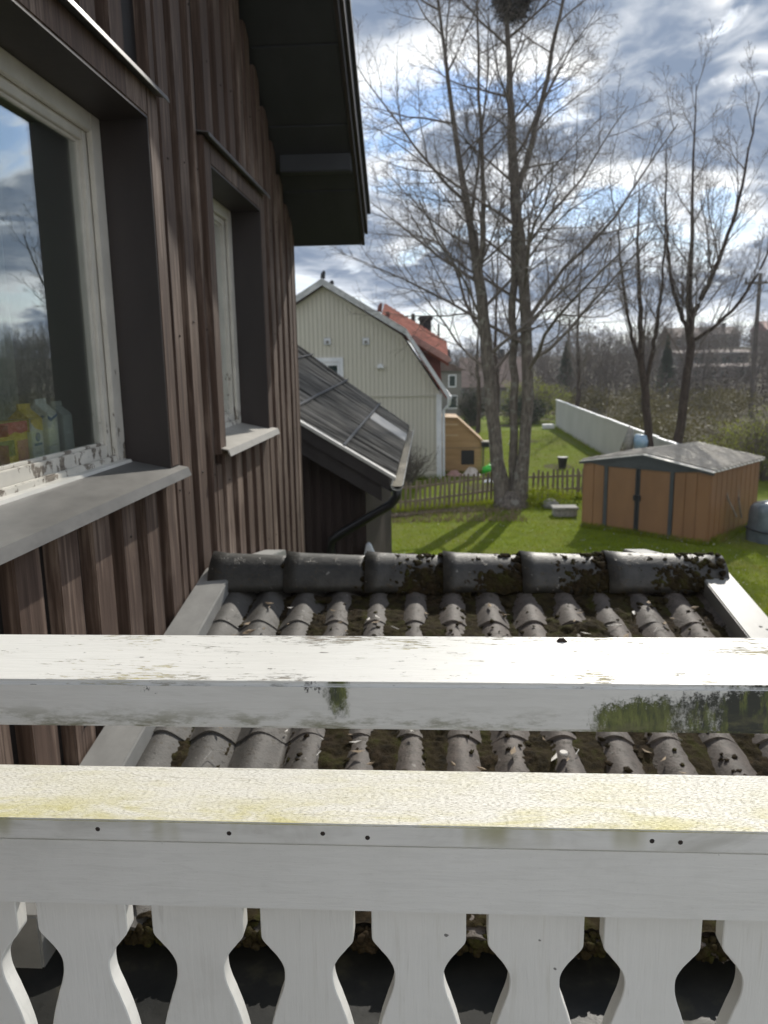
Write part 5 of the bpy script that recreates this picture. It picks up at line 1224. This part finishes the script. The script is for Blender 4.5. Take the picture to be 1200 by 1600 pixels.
# two firs on the slope
for i, (xx, yy, hh, lb) in enumerate(((21.5, 72, 6.2, 'dark fir in the thicket behind the two thin trees'), (13.2, 76, 6.0, 'dark fir in the thicket above the white fence'))):
    rng2 = np.random.default_rng(60+i); z_ = hill_h(xx, yy); root = thing('fir_tree', (xx, yy, z_), lb, 'tree', 'firs in the thicket')
    part('trunk', MB().tube([(xx, yy, z_), (xx, yy, z_+hh)], [.14, .02], 7), 'bark2', root)
    n = 5200; u = rng2.uniform(0, 1, n)**.75; a = rng2.uniform(0, 6.28, n); tier = .75+.35*np.abs(np.sin(u*26)); r_ = (1-u)*1.65*rng2.uniform(.15, 1, n)**.5*tier
    P = np.stack([xx+r_*np.cos(a), yy+r_*np.sin(a), z_+.6+u*(hh-.6)-r_*.28], 1); d = np.stack([np.cos(a), np.sin(a), -.35+0*a], 1); sde = np.stack([-np.sin(a), np.cos(a), 0*a], 1); s_ = rng2.uniform(.08, .2, n)[:, None]
    V = np.stack([P-d*s_, P+sde*s_*.4, P+d*s_, P-sde*s_*.4], 1).reshape(-1, 3); link('crown', npmesh('crown', V, np.arange(4*n).reshape(-1, 4)), 'darkleaf', root)

# ================================================================== FAR BUILDINGS
def house(name, x0, x1, y0, y1, zb, hw, hr, wall, roof_, label, wins, ridge='x', group=None):
    t = thing(name, ((x0+x1)/2, (y0+y1)/2, zb), label, 'house', group)
    part('wall', MB().box(x0, x1, y0, y1, zb, zb+hw), wall, t)
    if ridge == 'x':
        ym = (y0+y1)/2; m_ = MB().prism([(y0-.4, zb+hw-.1), (y1+.4, zb+hw-.1), (ym, zb+hw+hr)], 'x', x0-.3, x1+.3)
    else:
        xm = (x0+x1)/2; m_ = MB().prism([(x0-.4, zb+hw-.1), (x1+.4, zb+hw-.1), (xm, zb+hw+hr)], 'y', y0-.3, y1+.3)
    rf = part('roof', m_, roof_, t); part('chimney', MB().box((x0+x1)/2+.4, (x0+x1)/2+1.0, (y0+y1)/2-.3, (y0+y1)/2+.3, zb+hw+hr*.5, zb+hw+hr+.7), 'chimney', rf)
    for (xa, xb, za, zb2) in wins:
        w_ = part('window', MB().box(xa, xb, y0-.05, y0-.001, za, zb2), 'trimwhite', t); part('pane', MB().box(xa+.1, xb-.1, y0-.07, y0-.051, za+.1, zb2-.1), 'darkglass', w_)
    return t
house('grey_house', -1.0, 2.6, 62, 69, 0, 3.7, .9, 'fargrey', 'farroof', 'grey two-storey house just right of the greige gable, far behind', [(1.55, 2.2, 2.3, 3.3), (1.5, 2.3, .6, 1.7)], 'y')
t = house('brick_house', 3.2, 9.0, 70, 78, 0, 2.1, 2.6, 'fargrey', 'farroof', 'low house with big brown tiled roof behind the three-trunked tree', [(3.5, 4.5, .4, 1.9), (5.0, 6.0, .4, 1.9), (7.0, 8.0, .6, 1.9)], 'x')
house('hill_house', 46, 53, 152, 160, hill_h(49, 152)-.6, 3.4, 1.8, 'brickwall', 'farroof', 'long brown house on the crest of the far hill', [(47+1.6*i, 48+1.6*i, hill_h(49, 152)+1.0, hill_h(49, 152)+2.2) for i in range(4)], 'x')
house('hill_house', 63, 70, 150, 158, hill_h(64, 152)-.2, 3.2, 1.8, 'brickwall', 'redwood', 'house with red roof at the right end of the far hill crest', [(64+1.6*i, 65+1.6*i, hill_h(64, 152)+1.2, hill_h(64, 152)+2.4) for i in range(4)], 'x')
house('hill_house', 56, 61, 158, 166, hill_h(58, 158)-.4, 3.0, 1.5, 'fargrey', 'farroof', 'grey house between the brown and red roofs on the hill', [(57+1.5*i, 58+1.5*i, hill_h(58, 158)+1.0, hill_h(58, 158)+2.1) for i in range(2)], 'x')
for i, (xa, xb, yy, z_, lb) in enumerate(((33.5, 43.0, 108, 4.9, 'upper of two long low sheds with pale roof edge on the slope'), (33.5, 42.3, 103, 3.1, 'lower of two long low sheds with pale roof edge on the slope'))):
    t = thing('long_shed', ((xa+xb)/2, yy, z_-2), lb, 'building', 'long sheds on the slope')
    part('wall', MB().box(xa, xb, yy, yy+4, z_-2.4, z_), 'fargrey', t); part('roof', MB().prism([(yy-.4, z_+.02), (yy-.4, z_+.14), (yy+2, z_+.5), (yy+4.2, z_+.14), (yy+4.2, z_+.02)], 'x', xa-.3, xb+.3), 'farroof', t)
    part('roof_edge', MB().box(xa-.3, xb+.3, yy-.46, yy-.41, z_+.0, z_+.10), 'farwhite', t)  # thin glint along the roof, painted as a pale strip
    for k_ in range(5): part('window', MB().box(xa+.6+1.8*k_, xa+1.7+1.8*k_, yy-.03, yy-.001, z_-1.4, z_-.5), 'darkglass', t)
# utility pole with wires
def pole(xx, yy, hh, label):
    z_ = hill_h(xx, yy); t = thing('utility_pole', (xx, yy, z_), label, 'pole', 'poles carrying the overhead lines')
    part('pole', MB().tube([(xx, yy, z_), (xx, yy, z_+hh)], [.19, .13], 9), 'polewood', t); part('crossarm', MB().box(xx-1.1, xx+1.1, yy-.07, yy+.07, z_+hh-.75, z_+hh-.6), 'polewood', t)
    for q in (-1, 0, 1): part('insulator', MB().tube([(xx+q, yy, z_+hh-.6), (xx+q, yy, z_+hh-.3)], [.06, .045], 6), 'chimney', t)
    return z_+hh-.3
zA = pole(24.3, 60, 10.3, 'tall wooden utility pole at the right edge above the thicket')
zB = pole(16.2, 92, 8.4, 'shorter utility pole far off in the middle of the thicket')
for q, wl in ((-1, 'left'), (0, 'middle'), (1, 'right')):
    pa = Vector((24.3+q, 60, zA)); pb = Vector((16.2+q, 92, zB)); pts_ = [pa.lerp(pb, i/12)-Vector((0, 0, 1.2*4*(i/12)*(1-i/12))) for i in range(13)]
    tag(part('overhead_wire', MB().tube(pts_, .016, 4), 'polewood'), 'thin overhead wire strung between the utility poles, %s one of three' % wl, 'wire', 'overhead wires')

# ================================================================== AIR
hz = part('haze', MB().box(-905, 905, -705, 1505, -1.5, 21.0), None, None, kind='stuff'); tag(hz, 'thin spring haze in the air over the gardens', 'haze')
hm = bpy.data.materials.new('haze_air'); hm.use_nodes = True; nt = hm.node_tree; nt.nodes.clear()
ho = nt.nodes.new('ShaderNodeOutputMaterial'); pv = nt.nodes.new('ShaderNodeVolumePrincipled'); pv.inputs['Color'].default_value = (0.86, 0.90, 0.95, 1); pv.inputs['Density'].default_value = 0.0005; pv.inputs['Anisotropy'].default_value = 0.3
nt.links.new(pv.outputs[0], ho.inputs['Volume']); hz.data.materials.append(hm)
